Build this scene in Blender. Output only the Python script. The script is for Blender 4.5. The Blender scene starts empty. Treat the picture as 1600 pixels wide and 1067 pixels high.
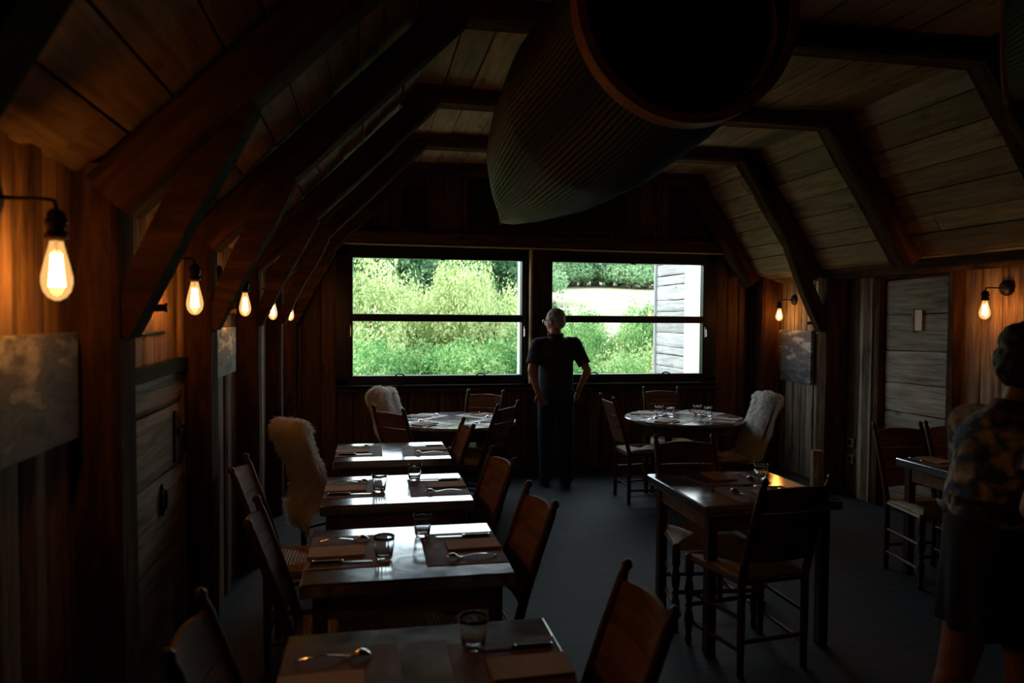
import bpy, bmesh, math, random
from mathutils import Vector, Matrix, noise
PI = math.pi
rnd = random.Random(7)
scn = bpy.context.scene
C = scn.collection

# ------------------------------------------------------------------ camera, sky, exposure
cam_d = bpy.data.cameras.new('camera'); cam = bpy.data.objects.new('camera', cam_d); C.objects.link(cam)
cam_d.sensor_width = 36.0; cam_d.lens = 36.0 * 1147 / 1600
cam_d.clip_start = 0.05; cam_d.clip_end = 400
_R = ((0.9816123, -0.00107978, 0.19088247), (-0.1907378, 0.0337854, 0.98105945), (0.00750836, 0.99942853, -0.03295821))
cam.matrix_world = Matrix(((_R[0][0], _R[0][1], -_R[0][2], 0), (_R[1][0], _R[1][1], -_R[1][2], 0),
                           (_R[2][0], _R[2][1], -_R[2][2], 1.65), (0, 0, 0, 1)))
cam_d.dof.use_dof = True; cam_d.dof.focus_distance = 6.0; cam_d.dof.aperture_fstop = 2.6
scn.camera = cam

world = bpy.data.worlds.new('sky'); scn.world = world; world.use_nodes = True
_nt = world.node_tree; _nt.nodes.clear()
_o = _nt.nodes.new('ShaderNodeOutputWorld'); _b = _nt.nodes.new('ShaderNodeBackground')
_b.inputs['Color'].default_value = (0.80, 0.91, 1.0, 1); _b.inputs['Strength'].default_value = 4.2
_nt.links.new(_b.outputs[0], _o.inputs[0])

sun_d = bpy.data.lights.new('sun', 'SUN'); sun = bpy.data.objects.new('sun', sun_d); C.objects.link(sun)
sun_d.energy = 3.5; sun_d.angle = 0.25; sun_d.color = (1.0, 0.95, 0.85)
sun.rotation_euler = Vector((0.85, 0.22, -0.85)).to_track_quat('-Z', 'Y').to_euler()

def portal(x0, x1, z0, z1, y):
    d = bpy.data.lights.new('window_portal', 'AREA'); d.shape = 'RECTANGLE'; d.size = x1 - x0; d.size_y = z1 - z0
    d.cycles.is_portal = True
    o = bpy.data.objects.new('window_portal', d); C.objects.link(o)
    o.location = ((x0 + x1) / 2, y, (z0 + z1) / 2); o.rotation_euler = (-PI / 2, 0, 0)
portal(-0.2, 1.62, 1.0, 2.27, 7.80)
portal(1.92, 3.70, 1.0, 2.27, 7.80)

scn.view_settings.view_transform = 'Standard'; scn.view_settings.look = 'None'
scn.view_settings.exposure = 0.0; scn.view_settings.gamma = 1.0
scn.view_settings.use_curve_mapping = False
scn.cycles.use_denoising = True
scn.cycles.max_bounces = 10; scn.cycles.transparent_max_bounces = 16
scn.cycles.sample_clamp_indirect = 3.0

BULB_L = 85.0

# ------------------------------------------------------------------ materials
def new_mat(name):
    m = bpy.data.materials.new(name); m.use_nodes = True
    nt = m.node_tree; nt.nodes.clear()
    out = nt.nodes.new('ShaderNodeOutputMaterial')
    return m, nt, out
def N(nt, t, **kw):
    n = nt.nodes.new(t)
    for k, v in kw.items():
        if k in ('operation', 'blend_type', 'data_type', 'feature', 'noise_dimensions', 'distance', 'wave_type', 'bands_direction', 'interpolation'):
            setattr(n, k, v)
        else:
            n.inputs[k.replace('_', ' ')].default_value = v
    return n
def c4(c): return (c[0], c[1], c[2], 1)
def ramp(nt, fac, stops):
    r = nt.nodes.new('ShaderNodeValToRGB'); e = r.color_ramp.elements
    while len(e) < len(stops): e.new(0.5)
    for el, (p, c) in zip(e, stops): el.position = p; el.color = c4(c)
    nt.links.new(fac, r.inputs[0]); return r.outputs[0]
def plain(name, col, rough=0.5, metal=0.0, var=0.12, scale=30, bump=0.0, spec=0.5, coord='Object'):
    m, nt, out = new_mat(name); L = nt.links
    b = nt.nodes.new('ShaderNodeBsdfPrincipled')
    tc = nt.nodes.new('ShaderNodeTexCoord')
    n = N(nt, 'ShaderNodeTexNoise', Scale=scale, Detail=3.0); L.new(tc.outputs[coord], n.inputs['Vector'])
    lo = [max(0, x * (1 - var)) for x in col]; hi = [min(1, x * (1 + var)) for x in col]
    L.new(ramp(nt, n.outputs['Fac'], [(0.3, lo), (0.7, hi)]), b.inputs['Base Color'])
    b.inputs['Roughness'].default_value = rough; b.inputs['Metallic'].default_value = metal
    b.inputs['Specular IOR Level'].default_value = spec
    if bump:
        bp = N(nt, 'ShaderNodeBump', Strength=bump, Distance=0.01); L.new(n.outputs['Fac'], bp.inputs['Height']); L.new(bp.outputs[0], b.inputs['Normal'])
    L.new(b.outputs[0], out.inputs[0]); return m
def wood(name, dark, mid, light, rough=0.62, bump=0.35, gx=1.3, gy=16.0, spec=0.3):
    m, nt, out = new_mat(name); L = nt.links
    b = nt.nodes.new('ShaderNodeBsdfPrincipled'); tc = nt.nodes.new('ShaderNodeTexCoord'); oi = nt.nodes.new('ShaderNodeObjectInfo')
    off = N(nt, 'ShaderNodeVectorMath', operation='SCALE'); off.inputs[0].default_value = (37, 53, 71); L.new(oi.outputs['Random'], off.inputs['Scale'])
    add = N(nt, 'ShaderNodeVectorMath', operation='ADD'); L.new(tc.outputs['Object'], add.inputs[0]); L.new(off.outputs[0], add.inputs[1])
    mp = nt.nodes.new('ShaderNodeMapping'); mp.inputs['Scale'].default_value = (gx, gy, gy); L.new(add.outputs[0], mp.inputs[0])
    g = N(nt, 'ShaderNodeTexNoise', Scale=1.6, Detail=6.0, Roughness=0.65, Distortion=0.6); L.new(mp.outputs[0], g.inputs['Vector'])
    big = N(nt, 'ShaderNodeTexNoise', Scale=1.7, Detail=2.0); L.new(add.outputs[0], big.inputs['Vector'])
    mp2 = nt.nodes.new('ShaderNodeMapping'); mp2.inputs['Scale'].default_value = (2.6, 5.5, 5.5); L.new(add.outputs[0], mp2.inputs[0])
    kn = N(nt, 'ShaderNodeTexVoronoi', Scale=1.0); L.new(mp2.outputs[0], kn.inputs['Vector'])
    kr = ramp(nt, kn.outputs['Distance'], [(0.05, (0.25, 0.2, 0.18)), (0.17, (1, 1, 1))])
    base = ramp(nt, g.outputs['Fac'], [(0.28, dark), (0.5, mid), (0.72, light)])
    mx = N(nt, 'ShaderNodeMix', data_type='RGBA', blend_type='MULTIPLY'); mx.inputs[0].default_value = 0.8
    L.new(base, mx.inputs[6]); L.new(kr, mx.inputs[7])
    val = N(nt, 'ShaderNodeMath', operation='MULTIPLY_ADD'); L.new(oi.outputs['Random'], val.inputs[0]); val.inputs[1].default_value = 0.55; val.inputs[2].default_value = 0.5
    v2 = N(nt, 'ShaderNodeMath', operation='MULTIPLY_ADD'); L.new(big.outputs['Fac'], v2.inputs[0]); v2.inputs[1].default_value = 0.8; L.new(val.outputs[0], v2.inputs[2])
    hs = nt.nodes.new('ShaderNodeHueSaturation'); L.new(mx.outputs[2], hs.inputs['Color']); L.new(v2.outputs[0], hs.inputs['Value'])
    L.new(hs.outputs[0], b.inputs['Base Color'])
    b.inputs['Roughness'].default_value = rough; b.inputs['Specular IOR Level'].default_value = spec
    bp = N(nt, 'ShaderNodeBump', Strength=bump, Distance=0.012); L.new(g.outputs['Fac'], bp.inputs['Height']); L.new(bp.outputs[0], b.inputs['Normal'])
    L.new(b.outputs[0], out.inputs[0]); return m
def fluff(name, col):
    m, nt, out = new_mat(name); L = nt.links
    geo = nt.nodes.new('ShaderNodeNewGeometry'); n = N(nt, 'ShaderNodeTexNoise', Scale=14.0, Detail=3.0); L.new(geo.outputs['Position'], n.inputs['Vector'])
    col_ = ramp(nt, n.outputs['Fac'], [(0.3, [x * .9 for x in col]), (0.7, [min(.95, x * 1.06) for x in col])])
    d = nt.nodes.new('ShaderNodeBsdfDiffuse'); t = nt.nodes.new('ShaderNodeBsdfTranslucent'); L.new(col_, d.inputs[0]); L.new(col_, t.inputs[0])
    mx = nt.nodes.new('ShaderNodeMixShader'); mx.inputs[0].default_value = 0.4; L.new(d.outputs[0], mx.inputs[1]); L.new(t.outputs[0], mx.inputs[2])
    L.new(mx.outputs[0], out.inputs[0]); return m
def emit(name, col, s):
    m, nt, out = new_mat(name); e = nt.nodes.new('ShaderNodeEmission'); e.inputs[0].default_value = c4(col); e.inputs[1].default_value = s
    nt.links.new(e.outputs[0], out.inputs[0]); return m
def thin_glass(name, tint=(1, 1, 1), rough=0.0, glow=None, f=0.06):
    m, nt, out = new_mat(name); L = nt.links
    t = nt.nodes.new('ShaderNodeBsdfTransparent'); t.inputs[0].default_value = c4(tint)
    g = nt.nodes.new('ShaderNodeBsdfGlossy'); g.inputs['Roughness'].default_value = rough
    fr = N(nt, 'ShaderNodeLayerWeight', Blend=0.5); pw = N(nt, 'ShaderNodeMath', operation='POWER'); L.new(fr.outputs['Facing'], pw.inputs[0]); pw.inputs[1].default_value = 3.0
    ma = N(nt, 'ShaderNodeMath', operation='MULTIPLY_ADD'); L.new(pw.outputs[0], ma.inputs[0]); ma.inputs[1].default_value = 0.75; ma.inputs[2].default_value = f
    mx = nt.nodes.new('ShaderNodeMixShader'); L.new(ma.outputs[0], mx.inputs[0]); L.new(t.outputs[0], mx.inputs[1]); L.new(g.outputs[0], mx.inputs[2])
    last = mx.outputs[0]
    if glow:
        e = nt.nodes.new('ShaderNodeEmission'); e.inputs[0].default_value = c4(glow[0]); e.inputs[1].default_value = glow[1]
        ad = nt.nodes.new('ShaderNodeAddShader'); L.new(last, ad.inputs[0]); L.new(e.outputs[0], ad.inputs[1]); last = ad.outputs[0]
    L.new(last, out.inputs[0]); return m
def leaf_mat(name, a, b_, c_, scale=1.3):
    m, nt, out = new_mat(name); L = nt.links
    geo = nt.nodes.new('ShaderNodeNewGeometry')
    n = N(nt, 'ShaderNodeTexNoise', Scale=scale, Detail=4.0, Roughness=0.7); L.new(geo.outputs['Position'], n.inputs['Vector'])
    ad = N(nt, 'ShaderNodeMath', operation='MULTIPLY_ADD'); L.new(geo.outputs['Random Per Island'], ad.inputs[0]); ad.inputs[1].default_value = 0.35; L.new(n.outputs['Fac'], ad.inputs[2])
    col = ramp(nt, ad.outputs[0], [(0.42, a), (0.68, b_), (0.95, c_)])
    d = nt.nodes.new('ShaderNodeBsdfDiffuse'); t = nt.nodes.new('ShaderNodeBsdfTranslucent')
    L.new(col, d.inputs[0]); L.new(col, t.inputs[0])
    mx = nt.nodes.new('ShaderNodeMixShader'); mx.inputs[0].default_value = 0.45; L.new(d.outputs[0], mx.inputs[1]); L.new(t.outputs[0], mx.inputs[2])
    L.new(mx.outputs[0], out.inputs[0]); return m

M = {}
M['plank'] = wood('pine_planks', (0.05, 0.025, 0.012), (0.23, 0.135, 0.068), (0.42, 0.28, 0.16), bump=0.5)
M['grey_plank'] = wood('weathered_planks', (0.06, 0.05, 0.036), (0.27, 0.225, 0.165), (0.42, 0.36, 0.28))
M['ceil'] = wood('ceiling_planks', (0.13, 0.085, 0.045), (0.27, 0.185, 0.105), (0.38, 0.28, 0.17))
M['timber'] = wood('dark_timber', (0.018, 0.009, 0.005), (0.06, 0.029, 0.014), (0.13, 0.066, 0.034), gy=9, bump=0.6, rough=0.85, spec=0.12)
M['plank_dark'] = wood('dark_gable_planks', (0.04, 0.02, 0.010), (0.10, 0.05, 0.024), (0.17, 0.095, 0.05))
M['edge_glint'] = wood('painted_edge_glint', (0.4, 0.3, 0.18), (0.55, 0.42, 0.27), (0.65, 0.5, 0.34), rough=0.4)  # pale tone that paints the bright window-lit line along timber edges
M['chair'] = wood('chair_wood', (0.03, 0.014, 0.008), (0.065, 0.032, 0.017), (0.10, 0.05, 0.026), rough=0.38, bump=0.1, spec=0.5)
M['slat'] = wood('chair_slat_wood', (0.08, 0.035, 0.016), (0.17, 0.08, 0.04), (0.26, 0.15, 0.085), rough=0.6, bump=0.15)
M['back'] = plain('backing_dark', (0.02, 0.014, 0.01), 0.9)
M['black'] = plain('black_frame', (0.012, 0.012, 0.013), 0.35, bump=0.02)
M['iron'] = plain('black_iron', (0.02, 0.018, 0.016), 0.45, 0.6, bump=0.05)
M['brass'] = plain('brass', (0.45, 0.30, 0.12), 0.3, 1.0)
M['steel'] = plain('polished_steel', (0.75, 0.74, 0.72), 0.13, 1.0, var=0.03)
M['napkin'] = plain('tan_paper_napkin', (0.60, 0.43, 0.30), 0.85, bump=0.15, scale=120)
M['paper'] = plain('white_paper', (0.85, 0.85, 0.83), 0.8)
M['plastic'] = plain('grey_plastic', (0.75, 0.75, 0.74), 0.4)
M['wool'] = fluff('wool', (0.90, 0.84, 0.80))
M['white_wool'] = fluff('white_wool', (0.90, 0.89, 0.85))
M['skin'] = plain('skin', (0.42, 0.22, 0.15), 0.5, bump=0.05)
M['grey_hair'] = plain('grey_hair', (0.28, 0.28, 0.29), 0.6, var=0.5, scale=90, bump=0.6)
M['dark_hair'] = plain('dark_hair', (0.025, 0.014, 0.01), 0.55, var=0.5, scale=90, bump=0.6)
M['shirt'] = plain('dark_shirt', (0.025, 0.028, 0.034), 0.85, bump=0.3, scale=12)
M['jeans'] = plain('blue_jeans', (0.012, 0.03, 0.07), 0.85, bump=0.25, scale=18)
M['skirt'] = plain('dark_skirt', (0.012, 0.013, 0.018), 0.85, bump=0.25, scale=8)
M['shoe'] = plain('dark_shoe', (0.02, 0.015, 0.012), 0.4)
M['white_wall'] = plain('white_render', (0.82, 0.83, 0.84), 0.9, var=0.05)
M['teal'] = plain('teal_paint', (0.015, 0.03, 0.03), 0.85, spec=0.2)
M['porc'] = plain('socket_porcelain', (0.03, 0.02, 0.015), 0.25)
M['filament'] = emit('filament_glow', (1.0, 0.42, 0.10), BULB_L)
M['bulb'] = thin_glass('bulb_glass', (1.0, 0.86, 0.6), 0.02, ((1.0, 0.56, 0.20), 0.5))
M['pane'] = thin_glass('window_glass', (0.96, 0.98, 0.97))
M['fluted'] = plain('dark_fluted_fabric', (0.006, 0.0075, 0.008), 0.6, var=0.3, scale=40)
M['rim'] = wood('bent_wood_rim', (0.15, 0.062, 0.025), (0.26, 0.115, 0.05), (0.36, 0.18, 0.085), rough=0.6)
# glass for tumblers
m, nt, out = new_mat('clear_glass'); g = nt.nodes.new('ShaderNodeBsdfPrincipled')
g.inputs['Transmission Weight'].default_value = 1; g.inputs['Roughness'].default_value = 0.03; g.inputs['IOR'].default_value = 1.42
g.inputs['Base Color'].default_value = (0.97, 0.98, 1, 1)
nt.links.new(g.outputs[0], out.inputs[0]); M['glass'] = m
# zinc-like table top
def slab(name, lo, hi, rough, metal):
    m, nt, out = new_mat(name); L = nt.links; b = nt.nodes.new('ShaderNodeBsdfPrincipled'); tc = nt.nodes.new('ShaderNodeTexCoord')
    n = N(nt, 'ShaderNodeTexNoise', Scale=7.0, Detail=8.0, Roughness=0.7, Distortion=1.2); L.new(tc.outputs['Object'], n.inputs['Vector'])
    L.new(ramp(nt, n.outputs['Fac'], [(0.35, lo), (0.65, hi)]), b.inputs['Base Color'])
    L.new(ramp(nt, n.outputs['Fac'], [(0.3, (rough * 0.75,) * 3), (0.75, (rough * 1.35,) * 3)]), b.inputs['Roughness'])
    b.inputs['Metallic'].default_value = metal; b.inputs['Specular IOR Level'].default_value = 0.7 if metal else 0.25
    L.new(b.outputs[0], out.inputs[0]); return m
M['zinc'] = slab('zinc_top', (0.52, 0.55, 0.58), (0.86, 0.88, 0.90), 0.13, 0.95)
M['round_top'] = slab('polished_round_top', (0.24, 0.18, 0.16), (0.55, 0.50, 0.50), 0.14, 0.6)
M['mat'] = slab('brown_placemat', (0.16, 0.10, 0.085), (0.22, 0.14, 0.12), 0.65, 0.0)
M['sheen_mat'] = slab('sheen_placemat', (0.50, 0.47, 0.48), (0.62, 0.59, 0.60), 0.4, 0.0)  # brown mat with the window's sheen put into its colour
# carpet / woven floor
m, nt, out = new_mat('woven_floor'); L = nt.links; b = nt.nodes.new('ShaderNodeBsdfPrincipled'); tc = nt.nodes.new('ShaderNodeTexCoord')
mp = nt.nodes.new('ShaderNodeMapping'); mp.inputs['Scale'].default_value = (1.6, 26, 1); L.new(tc.outputs['Object'], mp.inputs[0])
n = N(nt, 'ShaderNodeTexNoise', Scale=1.5, Detail=5.0, Roughness=0.6); L.new(mp.outputs[0], n.inputs['Vector'])
n2 = N(nt, 'ShaderNodeTexNoise', Scale=220.0, Detail=2.0); L.new(tc.outputs['Object'], n2.inputs['Vector'])
mx = N(nt, 'ShaderNodeMix', data_type='RGBA', blend_type='MULTIPLY'); mx.inputs[0].default_value = 0.6
L.new(ramp(nt, n.outputs['Fac'], [(0.3, (0.008, 0.014, 0.021)), (0.7, (0.045, 0.063, 0.085))]), mx.inputs[6])
L.new(ramp(nt, n2.outputs['Fac'], [(0.3, (0.5, 0.5, 0.5)), (0.7, (1, 1, 1))]), mx.inputs[7])
L.new(mx.outputs[2], b.inputs['Base Color']); b.inputs['Roughness'].default_value = 0.65
bp = N(nt, 'ShaderNodeBump', Strength=0.4, Distance=0.004); L.new(n2.outputs['Fac'], bp.inputs['Height']); L.new(bp.outputs[0], b.inputs['Normal'])
L.new(b.outputs[0], out.inputs[0]); M['floor'] = m
# rush seat
m, nt, out = new_mat('rush_weave'); L = nt.links; b = nt.nodes.new('ShaderNodeBsdfPrincipled'); tc = nt.nodes.new('ShaderNodeTexCoord')
n = N(nt, 'ShaderNodeTexNoise', Scale=55.0, Detail=4.0); L.new(tc.outputs['Object'], n.inputs['Vector'])
L.new(ramp(nt, n.outputs['Fac'], [(0.3, (0.26, 0.19, 0.10)), (0.7, (0.55, 0.44, 0.27))]), b.inputs['Base Color']); b.inputs['Roughness'].default_value = 0.6
L.new(b.outputs[0], out.inputs[0]); M['rush'] = m
# floral shirt
m, nt, out = new_mat('floral_cloth'); L = nt.links; b = nt.nodes.new('ShaderNodeBsdfPrincipled'); tc = nt.nodes.new('ShaderNodeTexCoord')
nn = N(nt, 'ShaderNodeTexNoise', Scale=9.0, Detail=2.0); L.new(tc.outputs['Object'], nn.inputs['Vector'])
va = N(nt, 'ShaderNodeVectorMath', operation='MULTIPLY_ADD'); L.new(nn.outputs['Color'], va.inputs[0]); va.inputs[1].default_value = (0.22, 0.22, 0.22); L.new(tc.outputs['Object'], va.inputs[2])
v = N(nt, 'ShaderNodeTexVoronoi', Scale=13.0); L.new(va.outputs[0], v.inputs['Vector'])
v2 = N(nt, 'ShaderNodeTexVoronoi', Scale=26.0); L.new(va.outputs[0], v2.inputs['Vector'])
a1 = ramp(nt, v.outputs['Distance'], [(0.25, (0.62, 0.57, 0.50)), (0.5, (0.25, 0.20, 0.18)), (0.6, (0.04, 0.09, 0.22))])
a2 = ramp(nt, v2.outputs['Distance'], [(0.25, (0.55, 0.75, 1.0)), (0.6, (1, 1, 1))])
mx = N(nt, 'ShaderNodeMix', data_type='RGBA', blend_type='MULTIPLY'); mx.inputs[0].default_value = 0.8; L.new(a1, mx.inputs[6]); L.new(a2, mx.inputs[7])
L.new(mx.outputs[2], b.inputs['Base Color']); b.inputs['Roughness'].default_value = 0.8
L.new(b.outputs[0], out.inputs[0]); M['floral'] = m
# printed landscape canvas (clouds over a valley), grey-brown
def canvas_mat(name, seed, tint):
    m, nt, out = new_mat(name); L = nt.links; b = nt.nodes.new('ShaderNodeBsdfPrincipled'); tc = nt.nodes.new('ShaderNodeTexCoord')
    mp = nt.nodes.new('ShaderNodeMapping'); mp.inputs['Scale'].default_value = (3.2, 3.2, 9.0); mp.inputs['Location'].default_value = (seed, seed, seed); L.new(tc.outputs['Object'], mp.inputs[0])
    n = N(nt, 'ShaderNodeTexNoise', Scale=1.3, Detail=7.0, Roughness=0.6, Distortion=0.25); L.new(mp.outputs[0], n.inputs['Vector'])
    s = nt.nodes.new('ShaderNodeSeparateXYZ'); L.new(tc.outputs['Object'], s.inputs[0])
    ma = N(nt, 'ShaderNodeMath', operation='MULTIPLY_ADD'); L.new(s.outputs['Z'], ma.inputs[0]); ma.inputs[1].default_value = 0.35; L.new(n.outputs['Fac'], ma.inputs[2])
    t = tint
    L.new(ramp(nt, ma.outputs[0], [(0.34, (0.07 * t[0], 0.07 * t[1], 0.07 * t[2])), (0.47, (0.2 * t[0], 0.2 * t[1], 0.2 * t[2])), (0.53, (0.13 * t[0], 0.13 * t[1], 0.13 * t[2])), (0.66, (0.62 * t[0], 0.62 * t[1], 0.62 * t[2]))]), b.inputs['Base Color'])
    b.inputs['Roughness'].default_value = 0.6; L.new(b.outputs[0], out.inputs[0]); return m
M['canvas'] = canvas_mat('cloud_canvas', 3.1, (1, 0.95, 0.85)); M['canvas2'] = canvas_mat('cloud_canvas_pale', 8.7, (1.3, 1.3, 1.25)); M['canvas3'] = canvas_mat('mountain_canvas', 5.3, (1.0, 1.05, 1.1))
M['leaf_y'] = leaf_mat('yellow_green_leaves', (0.20, 0.32, 0.12), (0.56, 0.66, 0.30), (0.88, 0.90, 0.60), 0.8)
M['leaf_g'] = leaf_mat('fresh_green_leaves', (0.035, 0.14, 0.05), (0.20, 0.42, 0.14), (0.58, 0.72, 0.34), 0.9)
M['leaf_d'] = leaf_mat('dark_green_leaves', (0.03, 0.09, 0.045), (0.09, 0.20, 0.10), (0.25, 0.38, 0.17), 0.5)
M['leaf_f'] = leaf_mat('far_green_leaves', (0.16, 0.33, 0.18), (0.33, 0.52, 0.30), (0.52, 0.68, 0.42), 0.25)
M['bark'] = plain('bark', (0.12, 0.09, 0.06), 0.9, bump=0.5)
m, nt, out = new_mat('meadow'); L = nt.links; b = nt.nodes.new('ShaderNodeBsdfDiffuse'); tc = nt.nodes.new('ShaderNodeTexCoord')
mp = nt.nodes.new('ShaderNodeMapping'); mp.inputs['Scale'].default_value = (0.25, 0.9, 1); L.new(tc.outputs['Object'], mp.inputs[0])
n = N(nt, 'ShaderNodeTexNoise', Scale=1.0, Detail=8.0, Roughness=0.7); L.new(mp.outputs[0], n.inputs['Vector'])
L.new(ramp(nt, n.outputs['Fac'], [(0.35, (0.20, 0.27, 0.12)), (0.48, (0.40, 0.38, 0.26)), (0.62, (0.52, 0.47, 0.38))]), b.inputs[0]); L.new(b.outputs[0], out.inputs[0]); M['meadow'] = m
M['ext_board'] = wood('silvered_boards', (0.22, 0.22, 0.225), (0.34, 0.345, 0.35), (0.47, 0.475, 0.48), rough=0.85)

# ------------------------------------------------------------------ mesh helpers
class MB:
    def __init__(s): s.v = []; s.f = []
    def add(s, vs, fs):
        k = len(s.v); s.v += [tuple(p) for p in vs]; s.f += [tuple(i + k for i in f) for f in fs]; return s
    def box(s, x0, x1, y0, y1, z0, z1, mtx=None):
        vs = [Vector(p) for p in ((x0, y0, z0), (x1, y0, z0), (x1, y1, z0), (x0, y1, z0), (x0, y0, z1), (x1, y0, z1), (x1, y1, z1), (x0, y1, z1))]
        if mtx: vs = [mtx @ p for p in vs]
        return s.add(vs, [(0, 3, 2, 1), (4, 5, 6, 7), (0, 1, 5, 4), (1, 2, 6, 5), (2, 3, 7, 6), (3, 0, 4, 7)])
    def bbox(s, x0, x1, y0, y1, z0, z1, b=0.005):
        bm = bmesh.new(); bmesh.ops.create_cube(bm, size=1)
        for v in bm.verts: v.co = Vector(((x0 + x1) / 2 + v.co.x * (x1 - x0), (y0 + y1) / 2 + v.co.y * (y1 - y0), (z0 + z1) / 2 + v.co.z * (z1 - z0)))
        bmesh.ops.bevel(bm, geom=bm.edges[:], offset=b, segments=2, affect='EDGES', profile=0.5)
        return s.addbm(bm)
    def addbm(s, bm):
        bm.verts.index_update(); s.add([v.co for v in bm.verts], [[v.index for v in f.verts] for f in bm.faces]); bm.free(); return s
    def tube(s, pts, rs, n=8, cap=True):
        pts = [Vector(p) for p in pts]
        if not hasattr(rs, '__len__'): rs = [rs] * len(pts)
        vs = []; fs = []; prev = None
        for i, p in enumerate(pts):
            t = (pts[min(i + 1, len(pts) - 1)] - pts[max(i - 1, 0)])
            if t.length < 1e-9: t = Vector((0, 0, 1))
            t.normalize()
            if prev is None:
                a = Vector((0, 0, 1)) if abs(t.z) < 0.9 else Vector((1, 0, 0)); u = t.cross(a).normalized()
            else:
                u = (prev - t * prev.dot(t)).normalized()
            prev = u; w = t.cross(u)
            for k in range(n):
                a = 2 * PI * k / n; vs.append(p + (u * math.cos(a) + w * math.sin(a)) * rs[i])
        for i in range(len(pts) - 1):
            for k in range(n):
                k2 = (k + 1) % n; fs.append((i * n + k, i * n + k2, (i + 1) * n + k2, (i + 1) * n + k))
        if cap: fs.append(tuple(range(n - 1, -1, -1))); fs.append(tuple((len(pts) - 1) * n + k for k in range(n)))
        return s.add(vs, fs)
    def lathe(s, prof, n=16, c=(0, 0, 0), mtx=None, ripple=None):
        vs = []; fs = []
        for j, (r, z) in enumerate(prof):
            for k in range(n):
                a = 2 * PI * k / n; rr = r
                if ripple: rr = ripple(r, z, a, j)
                p = Vector((c[0] + rr * math.cos(a), c[1] + rr * math.sin(a), c[2] + z))
                vs.append(mtx @ p if mtx else p)
        for j in range(len(prof) - 1):
            for k in range(n):
                k2 = (k + 1) % n; fs.append((j * n + k, j * n + k2, (j + 1) * n + k2, (j + 1) * n + k))
        fs.append(tuple(range(n - 1, -1, -1))); fs.append(tuple((len(prof) - 1) * n + k for k in range(n)))
        return s.add(vs, fs)
    def build(s, name, mat, parent=None, smooth=False, mtx=None):
        me = bpy.data.meshes.new(name); me.from_pydata(s.v, [], s.f); me.update()
        me.materials.append(M[mat] if isinstance(mat, str) else mat)
        if smooth: me.shade_smooth()
        o = bpy.data.objects.new(name, me); C.objects.link(o)
        if parent: o.parent = parent
        if mtx is not None: o.matrix_local = mtx
        return o
def tag(o, label=None, cat=None, group=None, kind=None):
    if label: o['label'] = label
    if cat: o['category'] = cat
    if group: o['group'] = group
    if kind: o['kind'] = kind
    return o
def empty(name, loc=(0, 0, 0), rz=0):
    o = bpy.data.objects.new(name, None); C.objects.link(o); o.empty_display_size = 0.1; o.location = loc; o.rotation_euler = (0, 0, rz); return o
KIDS = {}
def kids(o): return [c for c in bpy.data.objects if c.parent == o]
def tree(o): return (o, [tree(c) for c in kids(o)])
def copy_tree(t, parent=None):
    c = t[0].copy(); C.objects.link(c); c.parent = parent
    for ch in t[1]: copy_tree(ch, c)
    return c

def bar(name, p0, p1, w, h, mat, parent, up=(0, 0, 1), segs=3, jit=0.0, rnded=0.0, bend=0.0):
    """A board or timber from p0 to p1: local X is its length, w across, h thick (towards 'up')."""
    p0 = Vector(p0); p1 = Vector(p1); d = p1 - p0; Ln = d.length; x = d.normalized(); upv = Vector(up)
    y = upv.cross(x).normalized(); z = x.cross(y)
    mt = Matrix((x, y, z)).transposed().to_4x4(); mt.translation = (p0 + p1) / 2
    if rnded: prof = [(-.5, -.5 + rnded), (-.5 + rnded, -.5), (.5 - rnded, -.5), (.5, -.5 + rnded), (.5, .5 - rnded), (.5 - rnded, .5), (-.5 + rnded, .5), (-.5, .5 - rnded)]
    else: prof = [(-.5, -.5), (.5, -.5), (.5, .5), (-.5, .5)]
    n = len(prof); vs = []; fs = []
    for i in range(segs + 1):
        t = i / segs; a = rnd.uniform(-jit, jit); b = rnd.uniform(-jit, jit); cz = rnd.uniform(-jit, jit) * 0.5
        bb = bend * math.sin(PI * t)
        for k, (py, pz) in enumerate(prof):
            yy = py * w + (a if py < 0 else b); zz = pz * h + (cz if pz > 0 else 0) + bb
            vs.append((-Ln / 2 + Ln * t, yy, zz))
    for i in range(segs):
        for k in range(n):
            k2 = (k + 1) % n; fs.append((i * n + k, i * n + k2, (i + 1) * n + k2, (i + 1) * n + k))
    fs.append(tuple(range(n - 1, -1, -1))); fs.append(tuple(segs * n + k for k in range(n)))
    mb = MB(); mb.add(vs, fs)
    return mb.build(name, mat, parent, mtx=mt)

# ------------------------------------------------------------------ room shell
XL, XR, YB, YF = -0.83, 4.50, 7.70, -2.6
ZW = 2.06; ZC = 3.22; CX0, CX1 = 0.31, 3.53
floor = MB().box(XL - .2, XR + .2, YF, YB + .2, -0.12, 0).build('floor', 'floor'); tag(floor, kind='structure')
wl = MB().box(XL - .12, XL - .035, YF, YB + .2, 0, 2.35).build('wall_left', 'back'); tag(wl, kind='structure')
wr = MB().box(XR + .035, XR + .12, YF, YB + .2, 0, 2.3).build('wall_right', 'back'); tag(wr, kind='structure')
wf = MB().box(XL - .12, XR + .12, YF - .1, YF, 0, 3.6).build('wall_front', 'back'); tag(wf, kind='structure')
W1 = (-0.33, 1.68); W2 = (1.91, 3.83); WZ = (0.90, 2.38)
mb = MB(); y0, y1 = YB + .035, YB + .13
mb.box(XL - .2, W1[0], y0, y1, 0, 3.6); mb.box(W1[1], W2[0], y0, y1, 0, 3.6); mb.box(W2[1], XR + .2, y0, y1, 0, 3.6)
for a, b in (W1, W2): mb.box(a, b, y0, y1, 0, WZ[0]); mb.box(a, b, y0, y1, WZ[1], 3.6)
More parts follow.
